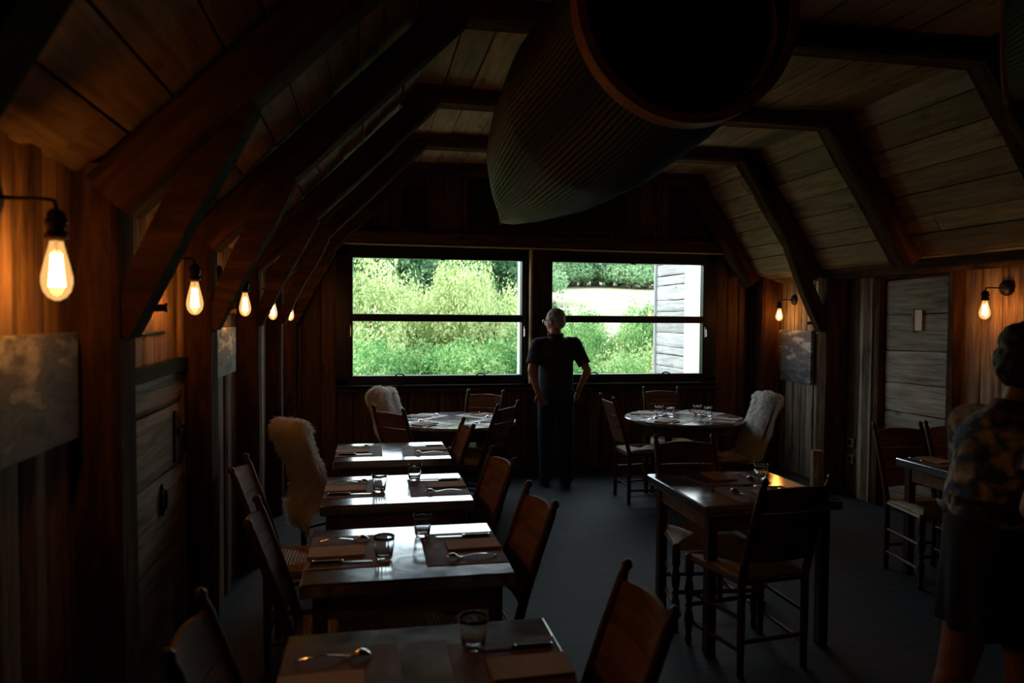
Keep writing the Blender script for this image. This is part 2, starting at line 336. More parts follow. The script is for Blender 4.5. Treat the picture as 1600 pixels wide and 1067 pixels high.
wb = mb.build('wall_back', 'back'); tag(wb, kind='structure')
# ceiling shell (outside the planks)
mb = MB(); T = 0.04
def shell(p, q, off):
    (xa, za), (xb, zb) = p, q
    n = Vector((-(zb - za), xb - xa)).normalized() * 1.0
    if n.y < 0: n = -n
    vs = []
    for yy in (YF, YB + .15):
        for (xx, zz), o in (((xa, za), off), ((xb, zb), off), ((xb, zb), off + .06), ((xa, za), off + .06)):
            vs.append((xx + n.x * o, yy, zz + n.y * o))
    mb.add(vs, [(0, 1, 2, 3), (7, 6, 5, 4), (0, 4, 5, 1), (1, 5, 6, 2), (2, 6, 7, 3), (3, 7, 4, 0)])
SL = ((XL - .12, ZW - .12), (CX0 + .03, ZC + .03)); SR1 = ((CX1 - .03, ZC + .04), (4.2, 2.16)); SR2 = ((4.17, 2.2), (XR + .12, 2.0))
shell(SL[0], SL[1], T); shell((CX0 - .1, ZC), (CX1 + .1, ZC), T); shell(SR1[0], SR1[1], T); shell(SR2[0], SR2[1], T)
ceil = mb.build('ceiling', 'back'); tag(ceil, kind='structure')
def ceil_planks(pa, pb, n, parent=ceil):
    (xa, za), (xb, zb) = pa, pb; d = Vector((xb - xa, zb - za)); Lw = d.length; nrm = Vector((d.y, 0, -d.x)); nrm = -nrm if nrm.z > 0 else nrm
    ws = [rnd.uniform(.8, 1.2) for _ in range(n)]; s = sum(ws); t = 0
    for w in ws:
        w = w / s; c = t + w / 2; t += w; xx, zz = xa + d.x * c, za + d.y * c
        cuts = sorted([rnd.uniform(1.0, 3.6), rnd.uniform(4.6, 6.8)]); ys = [YF] + cuts + [YB]
        for ya, yb in zip(ys[:-1], ys[1:]):
            o = rnd.uniform(0, .007)
            bar('plank', (xx + nrm.x * o, ya + .003, zz + nrm.z * o), (xx + nrm.x * o, yb - .003, zz + nrm.z * o), w * Lw - .008, .028, 'ceil', parent, up=nrm, segs=1, rnded=.12)
ceil_planks((XL, ZW), (CX0, ZC), 9)
ceil_planks((CX0, ZC), (CX1, ZC), 15)
ceil_planks((CX1, ZC), (4.2, 2.15), 7)
ceil_planks((4.2, 2.15), (XR, 2.05), 2)

def wall_planks(parent, side, ya, yb, z0, z1, wmin, wmax, mat, jit=.006, thick=.03, top_wave=0.0, rnded=.2):
    y = ya
    while y < yb - .04:
        w = min(rnd.uniform(wmin, wmax), yb - y)
        if yb - y - w < .05: w = yb - y
        t = thick * rnd.uniform(.8, 1.5); zt = z1 + (rnd.uniform(-top_wave, top_wave))
        if side in 'LR':
            x = XL - .035 + t / 2 if side == 'L' else XR + .035 - t / 2; up = (1, 0, 0) if side == 'L' else (-1, 0, 0)
            p = (x, y + w / 2)
        else: p = (y + w / 2, YB + .035 - t / 2); up = (0, -1, 0)
        bar('plank', (p[0], p[1], z0), (p[0], p[1], zt), w - .009, t, mat, parent, up=up, segs=3, jit=jit * .5, rnded=rnded)
        y += w
# left wall: vertical slabs; a plank door stands in the bay between second and third post
wall_planks(wl, 'L', 0.2, 2.62, 0, 2.06, .13, .19, 'plank', .012, .045, .03, .3)
wall_planks(wl, 'L', 2.62, 3.50, 1.46, 2.1, .14, .2, 'plank', .006, .03)
wall_planks(wl, 'L', 3.50, YB, 0, 2.1, .13, .19, 'plank', .006, .035)
# right wall
wall_planks(wr, 'R', 6.42, YB, 0, 2.12, .10, .16, 'grey_plank')
wall_planks(wr, 'R', 6.08, 6.42, 0, 2.1, .15, .18, 'grey_plank', .003, .035)
wall_planks(wr, 'R', 0.2, 4.93, 0, 2.1, .13, .19, 'plank')
for yy, ww in ((5.99, .15), (5.865, .07)):
    bar('plank', (XR - .02, yy, 0), (XR - .02, yy, 2.08), ww, .10, 'grey_plank', wr, up=(-1, 0, 0), segs=5, jit=.008, rnded=.35)
# back wall
wall_planks(wb, 'B', XL, W1[0], 0, 3.0, .13, .19, 'plank_dark')
wall_planks(wb, 'B', W2[1], XR, 0, 2.6, .10, .15, 'plank_dark')
wall_planks(wb, 'B', W1[0], W2[1], 2.46, 3.22, .15, .21, 'plank_dark')
wall_planks(wb, 'B', W1[0], W2[1], 0, .86, .15, .2, 'plank_dark')
# header beam, centre post and sill rail across the window wall
t1 = bar('trim_1', (XL, 7.62, 2.455), (4.25, 7.62, 2.44), .14, .13, 'timber', None, segs=6, jit=.004, rnded=.1); tag(t1, kind='structure')
t2 = bar('trim_2', (1.795, 7.64, .0), (1.795, 7.64, 2.39), .22, .12, 'timber', None, up=(0, -1, 0), segs=4, jit=.003, rnded=.1); tag(t2, kind='structure')
t3 = bar('trim_3', (W1[0], 7.655, .89), (W2[1], 7.655, .885), .13, .045, 'timber', None, segs=4, rnded=.1); tag(t3, kind='structure')
t6 = bar('header_glint', (XL + .1, 7.565, 2.379), (4.2, 7.565, 2.366), .04, .014, 'edge_glint', None, segs=2); tag(t6, kind='structure')  # added strip: painted highlight along the header's lower edge
t7 = bar('post_glint', (1.675, 7.60, .95), (1.675, 7.60, 2.36), .02, .10, 'edge_glint', None, up=(0, -1, 0), segs=2); tag(t7, kind='structure')  # added strip: painted golden highlight down the post's left edge
# wall plate on the right
t4 = bar('trim_4', (4.31, 6.50, 2.10), (4.31, 0, 2.10), .15, .15, 'timber', None, segs=9, jit=.008, rnded=.2); tag(t4, kind='structure')
bs = bar('baseboard_right', (4.455, 4.9, .05), (4.455, -2, .05), .02, .1, 'timber', None, rnded=.1); tag(bs, kind='structure')

# ------------------------------------------------------------------ windows
def window(name, xa, xb, hl):
    ga, gb = (xa + .165, xb - .085) if name == 'window_1' else (xa + .02, xb - .165)
    z0, z1, zr0, zr1 = 1.038, 2.247, 1.598, 1.675
    f = .05
    mb = MB(); yo0, yo1 = 7.675, 7.79
    for bx in ((xa, ga - f + .008, .90, 2.38), (gb + f - .008, xb, .90, 2.38)): 
        if bx[1] > bx[0]: mb.box(bx[0], bx[1], yo0, yo1, bx[2], bx[3])
    mb.box(xa, xb, yo0, yo1, z1 + f - .008, 2.39); mb.box(xa, xb, yo0, yo1, .88, z0 - f + .008)
    w = mb.build(name, 'black'); tag(w, kind='structure')
    mb = MB(); ys0, ys1 = 7.66, 7.745
    mb.bbox(ga - f, ga, ys0, ys1, z0 - f, z1 + f, .006); mb.bbox(gb, gb + f, ys0, ys1, z0 - f, z1 + f, .006)
    mb.bbox(ga, gb, ys0, ys1, z1, z1 + f, .006); mb.bbox(ga, gb, ys0, ys1, z0 - f, z0, .006); mb.bbox(ga, gb, ys0, ys1, zr0, zr1, .006)
    mb.build('sash_frame', 'black', w)
    MB().box(ga, gb, 7.70, 7.706, zr1, z1).build('pane', 'pane', w); MB().box(ga, gb, 7.70, 7.706, z0, zr0).build('pane', 'pane', w)
    s = MB().bbox(xa + .02, xb - .02, 7.585, 7.66, .925, .945, .004).build('sill', 'black', w)
    xs = (ga - .025, gb + .025) if name == 'window_1' else (gb + .025,)
    for xh in xs:
        h = MB().bbox(xh - .008, xh + .008, 7.645, 7.667, 1.44, 1.56, .003).tube([(xh, 7.65, 1.53), (xh, 7.62, 1.53), (xh, 7.615, 1.45)], .007).build('window_handle', 'brass' if xh < 0 else 'steel', w)
    for k in (.27, .75):
        xk = ga + (gb - ga) * k
        MB().tube([(xk + .05 * math.cos(a), 7.655, z0 - .012 + .03 * math.sin(a)) for a in [i * PI / 8 for i in range(9)]], .008).build('sash_pull', 'black', w)
    xk = ga + (gb - ga) * .52; MB().bbox(xk - .022, xk + .022, 7.65, 7.67, z1 - .012, z1 + .015, .003).build('catch', 'black', w)
window('window_1', W1[0], W1[1], True)
window('window_2', W2[0], W2[1], False)

# ------------------------------------------------------------------ timber frames
FY = [1.12, 2.37, 3.62, 5.05, 6.33, 7.50]
desc = ['hewn timber frame nearest, its rafter crossing the top left corner', 'hewn timber frame beside the big near bulb and first thick post',
        'hewn timber frame behind the plank door bay on the left', 'hewn timber frame whose rafter ends on the right wall plate',
        'hewn timber frame with right post and knee brace beside the wave picture', 'hewn timber frame standing against the window wall']
for i, y in enumerate(FY):
    fr = empty('timber_frame', (0, y, 0)); tag(fr, desc[i], 'beam', 'roof timber frames', 'structure')
    w = .18
    # left side
    bar('post', (-.775, 0, 0), (-.775, 0, 2.08), w, .14, 'timber', fr, up=(1, 0, 0), segs=6, jit=.008, rnded=.12)
    d = Vector((CX0 - XL, 0, ZC - ZW)).normalized(); nn = Vector((d.z, 0, -d.x)); dep = .15
    bar('rafter', Vector((XL + .02, 0, ZW)) + nn * (dep / 2 + .018), Vector((CX0 + .06, 0, ZC)) + nn * (dep / 2 + .018), w, dep, 'timber', fr, up=nn, segs=8, jit=.008, rnded=.12)
    # curved knee brace
    pts = [Vector((-.715, 0, 1.59)), Vector((-.635, 0, 1.79)), Vector((-.56, 0, 1.95)), Vector((-.465, 0, 2.12)), Vector((-.37, 0, 2.30))]
    vs = []; fs = []
    for k, p in enumerate(pts):
        t = (pts[min(k + 1, 4)] - pts[max(k - 1, 0)]).normalized(); n2 = Vector((-t.z, 0, t.x)); hh = (.03, .045, .05, .05, .05)[k] + rnd.uniform(-.006, .006)
        for a, b in ((-1, -1), (1, -1), (1, 1), (-1, 1)): vs.append(p + n2 * hh * b + Vector((0, a * .055, 0)))
    for k in range(4):
        for q in range(4): fs.append((k * 4 + q, k * 4 + (q + 1) % 4, k * 4 + 4 + (q + 1) % 4, k * 4 + 4 + q))
    fs += [(3, 2, 1, 0), (16, 17, 18, 19)]
    b = MB(); b.add(vs, fs); b.build('knee_brace', 'timber', fr)
    # collar
    zc_ = 3.21 if i == 1 else 3.16
    bar('collar_beam', (CX0 - .1, 0, zc_), (CX1 + .06, 0, zc_), w, .15, 'timber', fr, segs=8, jit=.012, rnded=.12)
    # right side
    d = Vector((4.2 - CX1, 0, 2.15 - ZC)).normalized(); nn = Vector((d.z, 0, -d.x)); nn = nn if nn.x < 0 else -nn
    q0 = Vector((CX1 - .05, 0, ZC)) + nn * .095; q1 = Vector((4.2, 0, 2.15)) + nn * .095
    if i in (4, 5): q1 = q1 + (q1 - q0).normalized() * .06
    bar('rafter', q0, q1, w, .16, 'timber', fr, up=nn, segs=8, jit=.01, rnded=.12)
    if i in (4, 5, 0):
        bar('post', (4.37, 0, 0), (4.37, 0, 2.1), w, .23, 'timber', fr, up=(-1, 0, 0), segs=6, jit=.008, rnded=.12)
    if i == 4:
        bar('knee_brace', (4.27, 0, 1.56), (3.86, 0, 2.50), .11, .13, 'timber', fr, up=(-1, 0, -.5), segs=5, jit=.008, rnded=.12, bend=.02)
        bar('post_foot', (4.22, -.02, .0), (4.22, -.02, .40), .14, .12, 'plank', fr, up=(-1, 0, 0), segs=3, jit=.01, rnded=.3)

# ------------------------------------------------------------------ doors
dl = MB().box(XL - .034, XL - .02, 2.62, 3.50, 0, 1.40).build('door_1', 'back'); tag(dl, kind='structure')
zs = [0.01, .36, .68, 1.0, 1.27, 1.40]
for a, b in zip(zs[:-1], zs[1:]):
    sl = .0
    bar('plank', (XL - .004, 2.64, (a + b) / 2), (XL - .004, 3.48, (a + b) / 2 + sl), b - a - .008, .03, 'grey_plank', dl, up=(1, 0, 0), segs=3, jit=.003, rnded=.15)
MB().box(XL - .03, XL + .03, 2.60, 3.52, 1.405, 1.46).build('rail', 'teal', dl)
MB().tube([(XL + .01, 2.6, 1.578), (XL + .01, 3.2, 1.578)], .006).build('latch_rod', 'iron', dl)
MB().tube([(XL + .02, 3.14 + .038 * math.cos(a), .90 + .05 * math.sin(a)) for a in [i * PI / 10 for i in range(21)]], .007).lathe([(.02, 0), (.02, .01)], 12, mtx=Matrix.Translation((XL + .01, 3.14, .95)) @ Matrix.Rotation(PI / 2, 4, 'Y')).build('door_handle', 'iron', dl, True)
MB().bbox(XL + .01, XL + .02, 3.33, 3.37, 1.02, 1.24, .003).bbox(XL + .01, XL + .03, 3.36, 3.5, 1.13, 1.16, .003).tube([(XL + .03, 3.42, 1.12), (XL + .05, 3.47, 1.03)], .006).build('iron_latch', 'iron', dl)
dr = MB().box(XR + .01, XR + .034, 4.97, 5.74, 0, 2.01).build('door_2', 'back'); tag(dr, kind='structure')
zs = [0.01, .28, .58, .86, 1.11, 1.39, 1.70, 2.0]
for k, (a, b) in enumerate(zip(zs[:-1], zs[1:])):
    bar('plank', (XR - .008, 4.985, (a + b) / 2 + .01), (XR - .008, 5.725, (a + b) / 2 - .004), b - a - .008, .03, 'grey_plank', dr, up=(-1, 0, 0), segs=3, jit=.003, rnded=.15)
for yy in (5.785, 4.945): bar('door_frame', (XR - .025, yy, 0), (XR - .025, yy, 2.06), .075, .09, 'timber', dr, up=(-1, 0, 0), segs=4, jit=.004, rnded=.1)
bar('door_frame', (XR - .02, 4.92, 2.03), (XR - .02, 5.8, 2.03), .05, .08, 'timber', dr, up=(-1, 0, 0), rnded=.1)
pn = empty('glazed_hole_card', (XR - .04, 5.33, 1.65)); tag(pn, 'small white card standing for a glazed hole, by a wooden strip on the grey plank door', 'glazed_hole')
MB().bbox(-.004, .004, -.045, .035, -.085, .085, .001).build('card', 'paper', pn)  # white card stands in for a little glazed hole in the door
MB().bbox(-.012, .006, .036, .06, -.10, .09, .002).build('wooden_strip', 'plank', pn)
so = None
for k, z in enumerate((.49, .335)):
    s = empty('wall_socket', (XR - .03, 6.17, z)); tag(s, ('upper' if k == 0 else 'lower') + ' of two grey square wall sockets beside the right post', 'socket', 'sockets on the right wall')
    MB().bbox(-.006, .006, -.042, .042, -.042, .042, .003).build('plate', 'plastic', s)
    MB().lathe([(.026, 0), (.026, .004), (.02, .004), (.019, .001)], 20, mtx=Matrix.Translation((-.006, 0, 0)) @ Matrix.Rotation(-PI / 2, 4, 'Y')).build('recess', 'black', s)

# ------------------------------------------------------------------ gable fittings
tv = empty('wall_screen', (1.875, 7.60, 2.82)); tag(tv, 'wide black flat screen on the gable wall above the windows', 'screen')
MB().bbox(-.875, .875, 0, .05, -.235, .235, .01).build('housing', 'black', tv); MB().bbox(-.86, .86, -.006, .001, -.22, .22, .002).build('screen_glass', 'black', tv)
MB().box(-.2, .2, .05, .1, -.1, .1).build('bracket', 'iron', tv)
for (x, z, w, h, l) in ((.43, 2.72, .22, .42, 'black upright loudspeaker on the gable, left of the wide screen'), (3.475, 2.73, .35, .35, 'squarish black loudspeaker on the gable, right of the wide screen')):
    s = empty('loudspeaker', (x, 7.52, z)); tag(s, l, 'speaker', 'loudspeakers on the gable')
    MB().bbox(-w / 2, w / 2, 0, .16, -h / 2, h / 2, .012).build('cabinet', 'black', s)
    MB().bbox(-w / 2 + .015, w / 2 - .015, -.008, .002, -h / 2 + .015, h / 2 - .015, .004).build('grille', 'iron', s)
    MB().box(-.04, .04, .16, .18, -.06, .06).build('bracket', 'iron', s)

# ------------------------------------------------------------------ sconces
def make_sconce():
    r = empty('wall_sconce')           # wall at local x=0, arm along +x, bulb hangs at x=.14
    ry = Matrix.Rotation(PI / 2, 4, 'Y')
    MB().lathe([(.001, .024), (.02, .026), (.054, .014), (.058, .004), (.058, 0)], 24, mtx=ry @ Matrix.Scale(1, 4)).build('backplate', 'iron', r, True)
    MB().tube([(0, 0, 0), (.12, 0, 0), (.136, 0, -.003), (.14, 0, -.015), (.14, 0, -.03)], .0045, 10).build('arm', 'iron', r, True)
    MB().lathe([(.004, 0), (.012, -.003), (.019, -.012), (.019, -.022), (.023, -.025), (.023, -.038), (.020, -.041), (.020, -.055), (.024, -.058), (.024, -.068), (.014, -.07), (.014, -.074)][::-1], 20, c=(.14, 0, -.02)).build('lamp_holder', 'porc', r, True)
    zt = -.088
    b = MB().lathe([(.013, 0), (.0145, -.012), (.019, -.03), (.026, -.058), (.0315, -.084), (.032, -.10), (.028, -.118), (.018, -.132), (.006, -.139)][::-1], 24, c=(.14, 0, zt)).build('bulb', 'bulb', r, True)
    mb = MB(); n = 9
    for k in range(n):      # squirrel-cage filament
        a = 2 * PI * k / n; a2 = 2 * PI * (k + .5) / n
        mb.tube([(.14 + .008 * math.cos(a), .008 * math.sin(a), zt - .035), (.14 + .014 * math.cos(a2), .014 * math.sin(a2), zt - .108)], .0032, 6)
        mb.tube([(.14 + .014 * math.cos(a2), .014 * math.sin(a2), zt - .108), (.14 + .008 * math.cos(a + 2 * PI / n), .008 * math.sin(a + 2 * PI / n), zt - .035)], .0032, 6)
    mb.build('filament', 'filament', b)
    MB().tube([(.14, 0, zt - .0), (.14, 0, zt - .03)], [.006, .003], 8).build('stem', 'brass', b)
    return r
sc = make_sconce(); sct = tree(sc)
SZ = .165   # centre of bulb below the arm
spots = [(XL - .0, 1.82, 1.742, 0, 'bare filament bulb sconce nearest on the left, beside the first post'),
         (XL, 3.15, 1.712, 0, 'bare filament bulb sconce above the plank door on the left'),
         (XL, 4.37, 1.706, 0, 'bare filament bulb sconce third along the left wall'),
         (XL, 5.59, 1.680, 0, 'bare filament bulb sconce fourth along the left wall'),
         (XL, 6.80, 1.667, 0, 'bare filament bulb sconce farthest on the left, close to the window wall'),
         (XR, 7.19, 1.695, PI, 'bare filament bulb sconce over the wave picture by the right corner'),
         (XR, 4.51, 1.722, PI, 'bare filament bulb sconce beside the grey plank door, above the woman')]
for k, (x, y, z, rz, l) in enumerate(spots):
    s = sc if k == 0 else copy_tree(sct); s.location = (x + (.0 if rz == 0 else -.0), y, z + SZ - .0); s.rotation_euler = (0, 0, rz)
    if rz: s.scale = (1.3, 1, 1)
    tag(s, l, 'wall lamp', 'filament bulb sconces')
for k, (x, y, z, l) in enumerate(((XL, 3.01, 1.673, 'small dark peg on the left wall by the plank door'), (XL, 4.48, 1.666, 'small dark peg on the left wall behind the third bulb'), (XR, 6.83, 1.61, 'small dark peg on the right wall above the wave picture corner'))):
    sg = 1 if x < 0 else -1
    o = MB().tube([(x - .01 * sg, y, z), (x + .07 * sg, y, z + .004)], .014, 10).tube([(x + .065 * sg, y, z + .004), (x + .075 * sg, y, z + .004)], .018, 10).build('wall_peg', 'timber'); tag(o, l, 'peg', 'wall pegs')

# ------------------------------------------------------------------ pictures
def picture(x, ya, yb, z0, z1, mat, l):
    sg = 1 if x < 0 else -1
    r = empty('canvas_picture', (x + .008 * sg, (ya + yb) / 2, (z0 + z1) / 2)); tag(r, l, 'picture')
    hy, hz = (yb - ya) / 2, (z1 - z0) / 2
    MB().bbox(min(0, sg * .03), max(0, sg * .03), -hy, hy, -hz, hz, .003).build('canvas', mat, r)
    MB().box(min(0, -sg * .008), max(0, -sg * .008), -hy + .03, hy - .03, -hz + .03, hz - .03).build('stretcher_frame', 'plank', r)
picture(XL + .01, 1.28, 2.20, 1.31, 1.60, 'canvas', 'cloud-covered valley canvas under the big near bulb on the left')
picture(XL + .01, 3.80, 4.62, 1.315, 1.58, 'canvas2', 'pale mountain cloud canvas on the left behind the third post')
picture(XR - .01, 6.81, 7.51, .985, 1.534, 'canvas3', 'grey waves and mountains canvas on the right wall under the sconce')

# ------------------------------------------------------------------ hanging fluted hulls
def make_hull():
    r = empty('hanging_hull')
    secs = [(2.40, 1.085, 2.735, .39, .39), (2.75, 1.065, 2.685, .41, .405), (3.2, 1.02, 2.63, .43, .42), (3.7, .99, 2.60, .38, .41), (4.2, .93, 2.585, .27, .38), (4.6, .90, 2.585, .16, .345), (4.85, .885, 2.59, .07, .315), (4.95, .88, 2.59, .018, .30)]
    def ev(t):
        f = t * (len(secs) - 1); i = min(int(f), len(secs) - 2); u = f - i
        a, b = secs[i], secs[i + 1]; return [a[k] * (1 - u) + b[k] * u for k in range(5)]
    def surf(off, nf, amp, nk, nt_):
        vs = []; fs = []
        for j in range(nt_ + 1):
            y, x, z, rx, rz = ev(j / nt_)
            for k in range(nk):
                a = 2 * PI * k / nk; tri = abs(((k * nf / nk) % 1) - .5) * 2
                q = (off + amp * tri * min(1, rx / .2))
                vs.append((x + max(.003, rx - q) * math.cos(a), y, z + (rz - q) * math.sin(a)))
        for j in range(nt_):
            for k in range(nk):
                k2 = (k + 1) % nk; fs.append((j * nk + k, j * nk + k2, (j + 1) * nk + k2, (j + 1) * nk + k))
        return vs, fs, nk
    vs, fs, nk = surf(0, 110, .006, 220, 28); nt_ = 28; fs.append(tuple(nt_ * nk + k for k in range(nk)))
    mb = MB(); mb.add(vs, fs); mb.build('outer_skin', 'fluted', r)
    vs, fs, nk = surf(.025, 0, 0, 48, 20); fs.append(tuple(20 * nk + k for k in range(nk)))
    mb = MB(); mb.add(vs, [f[::-1] for f in fs]); mb.build('inner_lining', 'fluted', r)
    y, x, z, rx, rz = secs[0]; mb = MB()
    prof = []
    ring = []; n = 64
    for k in range(n):
        a = 2 * PI * k / n
        for (dr_, dy) in ((-.012, -.006), (.020, -.006), (.024, .06), (-.03, .09)):
            ring.append((x + (rx + dr_) * math.cos(a), y + dy, z + (rz + dr_) * math.sin(a)))
    fs = []
    for k in range(n):
        for q in range(4): fs.append((k * 4 + q, k * 4 + (q + 1) % 4, ((k + 1) % n) * 4 + (q + 1) % 4, ((k + 1) % n) * 4 + q))
    mb.add(ring, fs); mb.build('bent_wood_rim', 'rim', r)
    y, x, z, rx, rz = secs[-1]
    MB().tube([(x, y - .01 + .03 * math.sin(PI * i / 12), z + .31 * math.cos(PI * i / 12)) for i in range(13)], .012, 8).build('stem_edge', 'rim', r)
    for (yy, zz) in ((2.6, 3.09), (4.4, 2.93)):
        mb = MB().tube([(1.04 if yy < 3 else .915, yy, zz - .02), (1.04 if yy < 3 else .915, yy, ZC - .01)], .006, 6); mb.build('hanging_cord', 'iron', r)
    return r
h1 = make_hull(); tag(h1, 'big dark fluted hull with a bent wooden rim hanging before the windows', 'hanging ornament', 'fluted hulls hung from the ceiling')
h2 = copy_tree(tree(h1)); h2.location = (.95, -3.1, 0); tag(h2, 'dark fluted hull whose rounded end hangs in the top right corner', 'hanging ornament')

# ------------------------------------------------------------------ tables
def zinc_table():
    r = empty('dining_table'); w, d = .37, .32
    MB().bbox(-w, w, -d, d, .70, .75, .006).build('tabletop', 'zinc', r)
    mb = MB(); mb.box(-w + .05, w - .05, -d + .045, -d + .07, .61, .70); mb.box(-w + .05, w - .05, d - .07, d - .045, .61, .70); mb.box(-w + .05, -w + .075, -d + .045, d - .045, .61, .70); mb.box(w - .075, w - .05, -d + .045, d - .045, .61, .70)
    mb.build('apron', 'slat', r)
    for sx in (-1, 1):
        for sy in (-1, 1):
            x, y = sx * (w - .065), sy * (d - .06)
            MB().bbox(x - .024, x + .024, y - .024, y + .024, 0, .70, .004).build('leg', 'chair', r)
    return r
tb = zinc_table(); tbt = tree(tb)
TAB = [(.145, 1.80, 0, 'stone-grey topped small table nearest, at the bottom edge, set for two'), (.14, 2.83, 0, 'stone-grey topped small table second from the front in the left row'),
       (.14, 3.87, 0, 'stone-grey topped small table third from the front in the left row'), (.15, 4.95, 0, 'stone-grey topped small table last in the left row, without glasses'),
       (1.95, 3.62, 0, 'stone-grey topped small table in the middle of the room, lamp glint on top'), (3.76, 3.90, 0, 'stone-grey topped small table beyond the woman by the right wall')]
for k, (x, y, rz, l) in enumerate(TAB):
    t = tb if k == 0 else copy_tree(tbt); t.location = (x, y, 0); t.rotation_euler = (0, 0, rz); tag(t, l, 'table', 'small zinc-topped dining tables')
    if k == 4: t.scale = (1.0, 1.17, 1)
def turned(h):
    return [(.022, 0), (.026, .02), (.018, .05), (.024, .10 * h / .7), (.036, .2 * h / .7), (.03, .26 * h / .7), (.02, .29 * h / .7), (.034, .31 * h / .7), (.022, .34 * h / .7), (.028, .42 * h / .7), (.040, .52 * h / .7), (.028, .58 * h / .7), (.034, .6 * h / .7), (.034, h)]
def round_table():
    r = empty('round_table')
    MB().lathe([(.50, .715), (.53, .718), (.54, .73), (.54, .742), (.53, .75)], 64).build('tabletop', 'round_top', r)
    mb = MB().lathe([(.40, .62), (.42, .62), (.42, .715), (.40, .715)], 40); mb.build('apron', 'chair', r)
    for k in range(4):
        a = PI / 4 + k * PI / 2; MB().lathe(turned(.70), 14, c=(.36 * math.cos(a), .36 * math.sin(a), 0)).build('leg', 'chair', r, True)
    return r
rt = round_table(); rtt = tree(rt)
RT = [(.74, 6.38, 'round wooden table set before the left window'), (2.83, 6.28, 'round wooden table with four glasses before the right window')]
for k, (x, y, l) in enumerate(RT):
    t = rt if k == 0 else copy_tree(rtt); t.location = (x, y, 0); tag(t, l, 'table', 'round tables by the windows')

# ------------------------------------------------------------------ chairs (local: faces +Y, rear feet at y=0)
def make_chair():
    r = empty('rush_chair'); wr_, wf_ = .175, .215; D = .38
    def back(z): return -.0 if z < .45 else -.16 * ((z - .45) / .5) ** 1.15
    for s in (-1, 1):
        pts = [(s * (wr_), 0, 0), (s * wr_, .0, .2), (s * wr_, 0, .45), (s * wr_, back(.6), .6), (s * wr_, back(.75), .75), (s * wr_, back(.9), .9), (s * wr_, back(.925), .925), (s * wr_, back(.94), .94), (s * wr_, back(.955), .955)]
        MB().tube(pts, [.016, .019, .020, .019, .018, .017, .012, .018, .008], 10).build('leg', 'chair', r, True)
        MB().lathe([(.014, 0), (.018, .02), (.014, .05), (.019, .09), (.024, .13), (.019, .17), (.013, .18), (.022, .195), (.013, .21), (.02, .24), (.024, .28), (.018, .32), (.014, .335), (.022, .35), (.022, .455), (.016, .462)], 12, c=(s * wf_, D, 0)).build('leg', 'chair', r, True)
        for z in (.12, .27): MB().tube([(s * wr_, 0, z), (s * wf_, D, z)], .011, 8).build('stretcher', 'chair', r)
    MB().tube([(-wf_, D, .20), (wf_, D, .20)], .012, 8).build('stretcher', 'chair', r)
    MB().tube([(-wr_, 0, .16), (wr_, 0, .16)], .011, 8).build('stretcher', 'chair', r)
    for z0, z1 in ((.54, .661), (.664, .785), (.788, .905)):   # three wide curved slats
        vs = []; fs = []; n = 8
        for i in range(n + 1):
            t = -1 + 2 * i / n; cur = -.028 * (1 - t * t); top = (.012 * math.cos(t * PI / 2) if z1 > .9 else 0) - (.006 if z1 > .9 else 0)
            for z, dy in ((z0, .007), (z1 + top, .007), (z1 + top, -.007), (z0, -.007)): vs.append((t * (wr_ - .005), back(z) + cur + dy, z))
        for i in range(n):
            for q in range(4): fs.append((i * 4 + q, i * 4 + (q + 1) % 4, i * 4 + 4 + (q + 1) % 4, i * 4 + 4 + q))
        fs += [(3, 2, 1, 0), tuple(n * 4 + q for q in range(4))]
        mb = MB(); mb.add(vs, fs); mb.build('back_slat', 'slat', r)
    # seat rails and rush: four triangles of cord meeting along a ridge
    mb = MB(); mb.tube([(-wr_, 0, .44), (wr_, 0, .44)], .014, 8); mb.tube([(-wf_, D, .44), (wf_, D, .44)], .015, 8)
    for s in (-1, 1): mb.tube([(s * wr_, 0, .44), (s * wf_, D, .44)], .014, 8)
    mb.build('seat_frame', 'chair', r)
    def P(u, v, z): return Vector(((wr_ + (wf_ - wr_) * v) * u, v * D, z))
    cl, cr = P(-.25, .5, .455), P(.25, .5, .455); K = [P(-1.03, -.03, .458), P(1.03, -.03, .458), P(1.03, 1.04, .458), P(-1.03, 1.04, .458)]
    mb = MB(); nrow = 13
    for (a, b, c, d) in ((K[0], K[1], cr, cl), (K[1], K[2], cr, cr), (K[2], K[3], cl, cr), (K[3], K[0], cl, cl)):
        vs = []; fs = []
        for i in range(nrow * 2 + 1):
            t = i / (nrow * 2); lift = .004 if i % 2 else 0
            e0 = a.lerp(d, t); e1 = b.lerp(c, t); pil = .014 * math.sin(PI * min(1, t * 1.1)) 
            for p, q in ((e0, 0), (e0.lerp(e1, .5), .004), (e1, 0)): vs.append(p + Vector((0, 0, lift + pil * .6 + q)))
        for i in range(nrow * 2):
            for q in (0, 1): fs.append((i * 3 + q, i * 3 + q + 1, i * 3 + 4 + q, i * 3 + 3 + q))
        mb.add(vs, fs)
    mb.add([p + Vector((0, 0, -.03)) for p in K], [(3, 2, 1, 0)])
    for i in range(4):
        a, b = K[i], K[(i + 1) % 4]; mb.add([a + Vector((0, 0, -.03)), b + Vector((0, 0, -.03)), b, a], [(0, 1, 2, 3)])
    mb.build('rush_seat', 'rush', r)
    return r
ch = make_chair(); cht = tree(ch)
def face(dx, dy): return math.atan2(dy, dx) - PI / 2
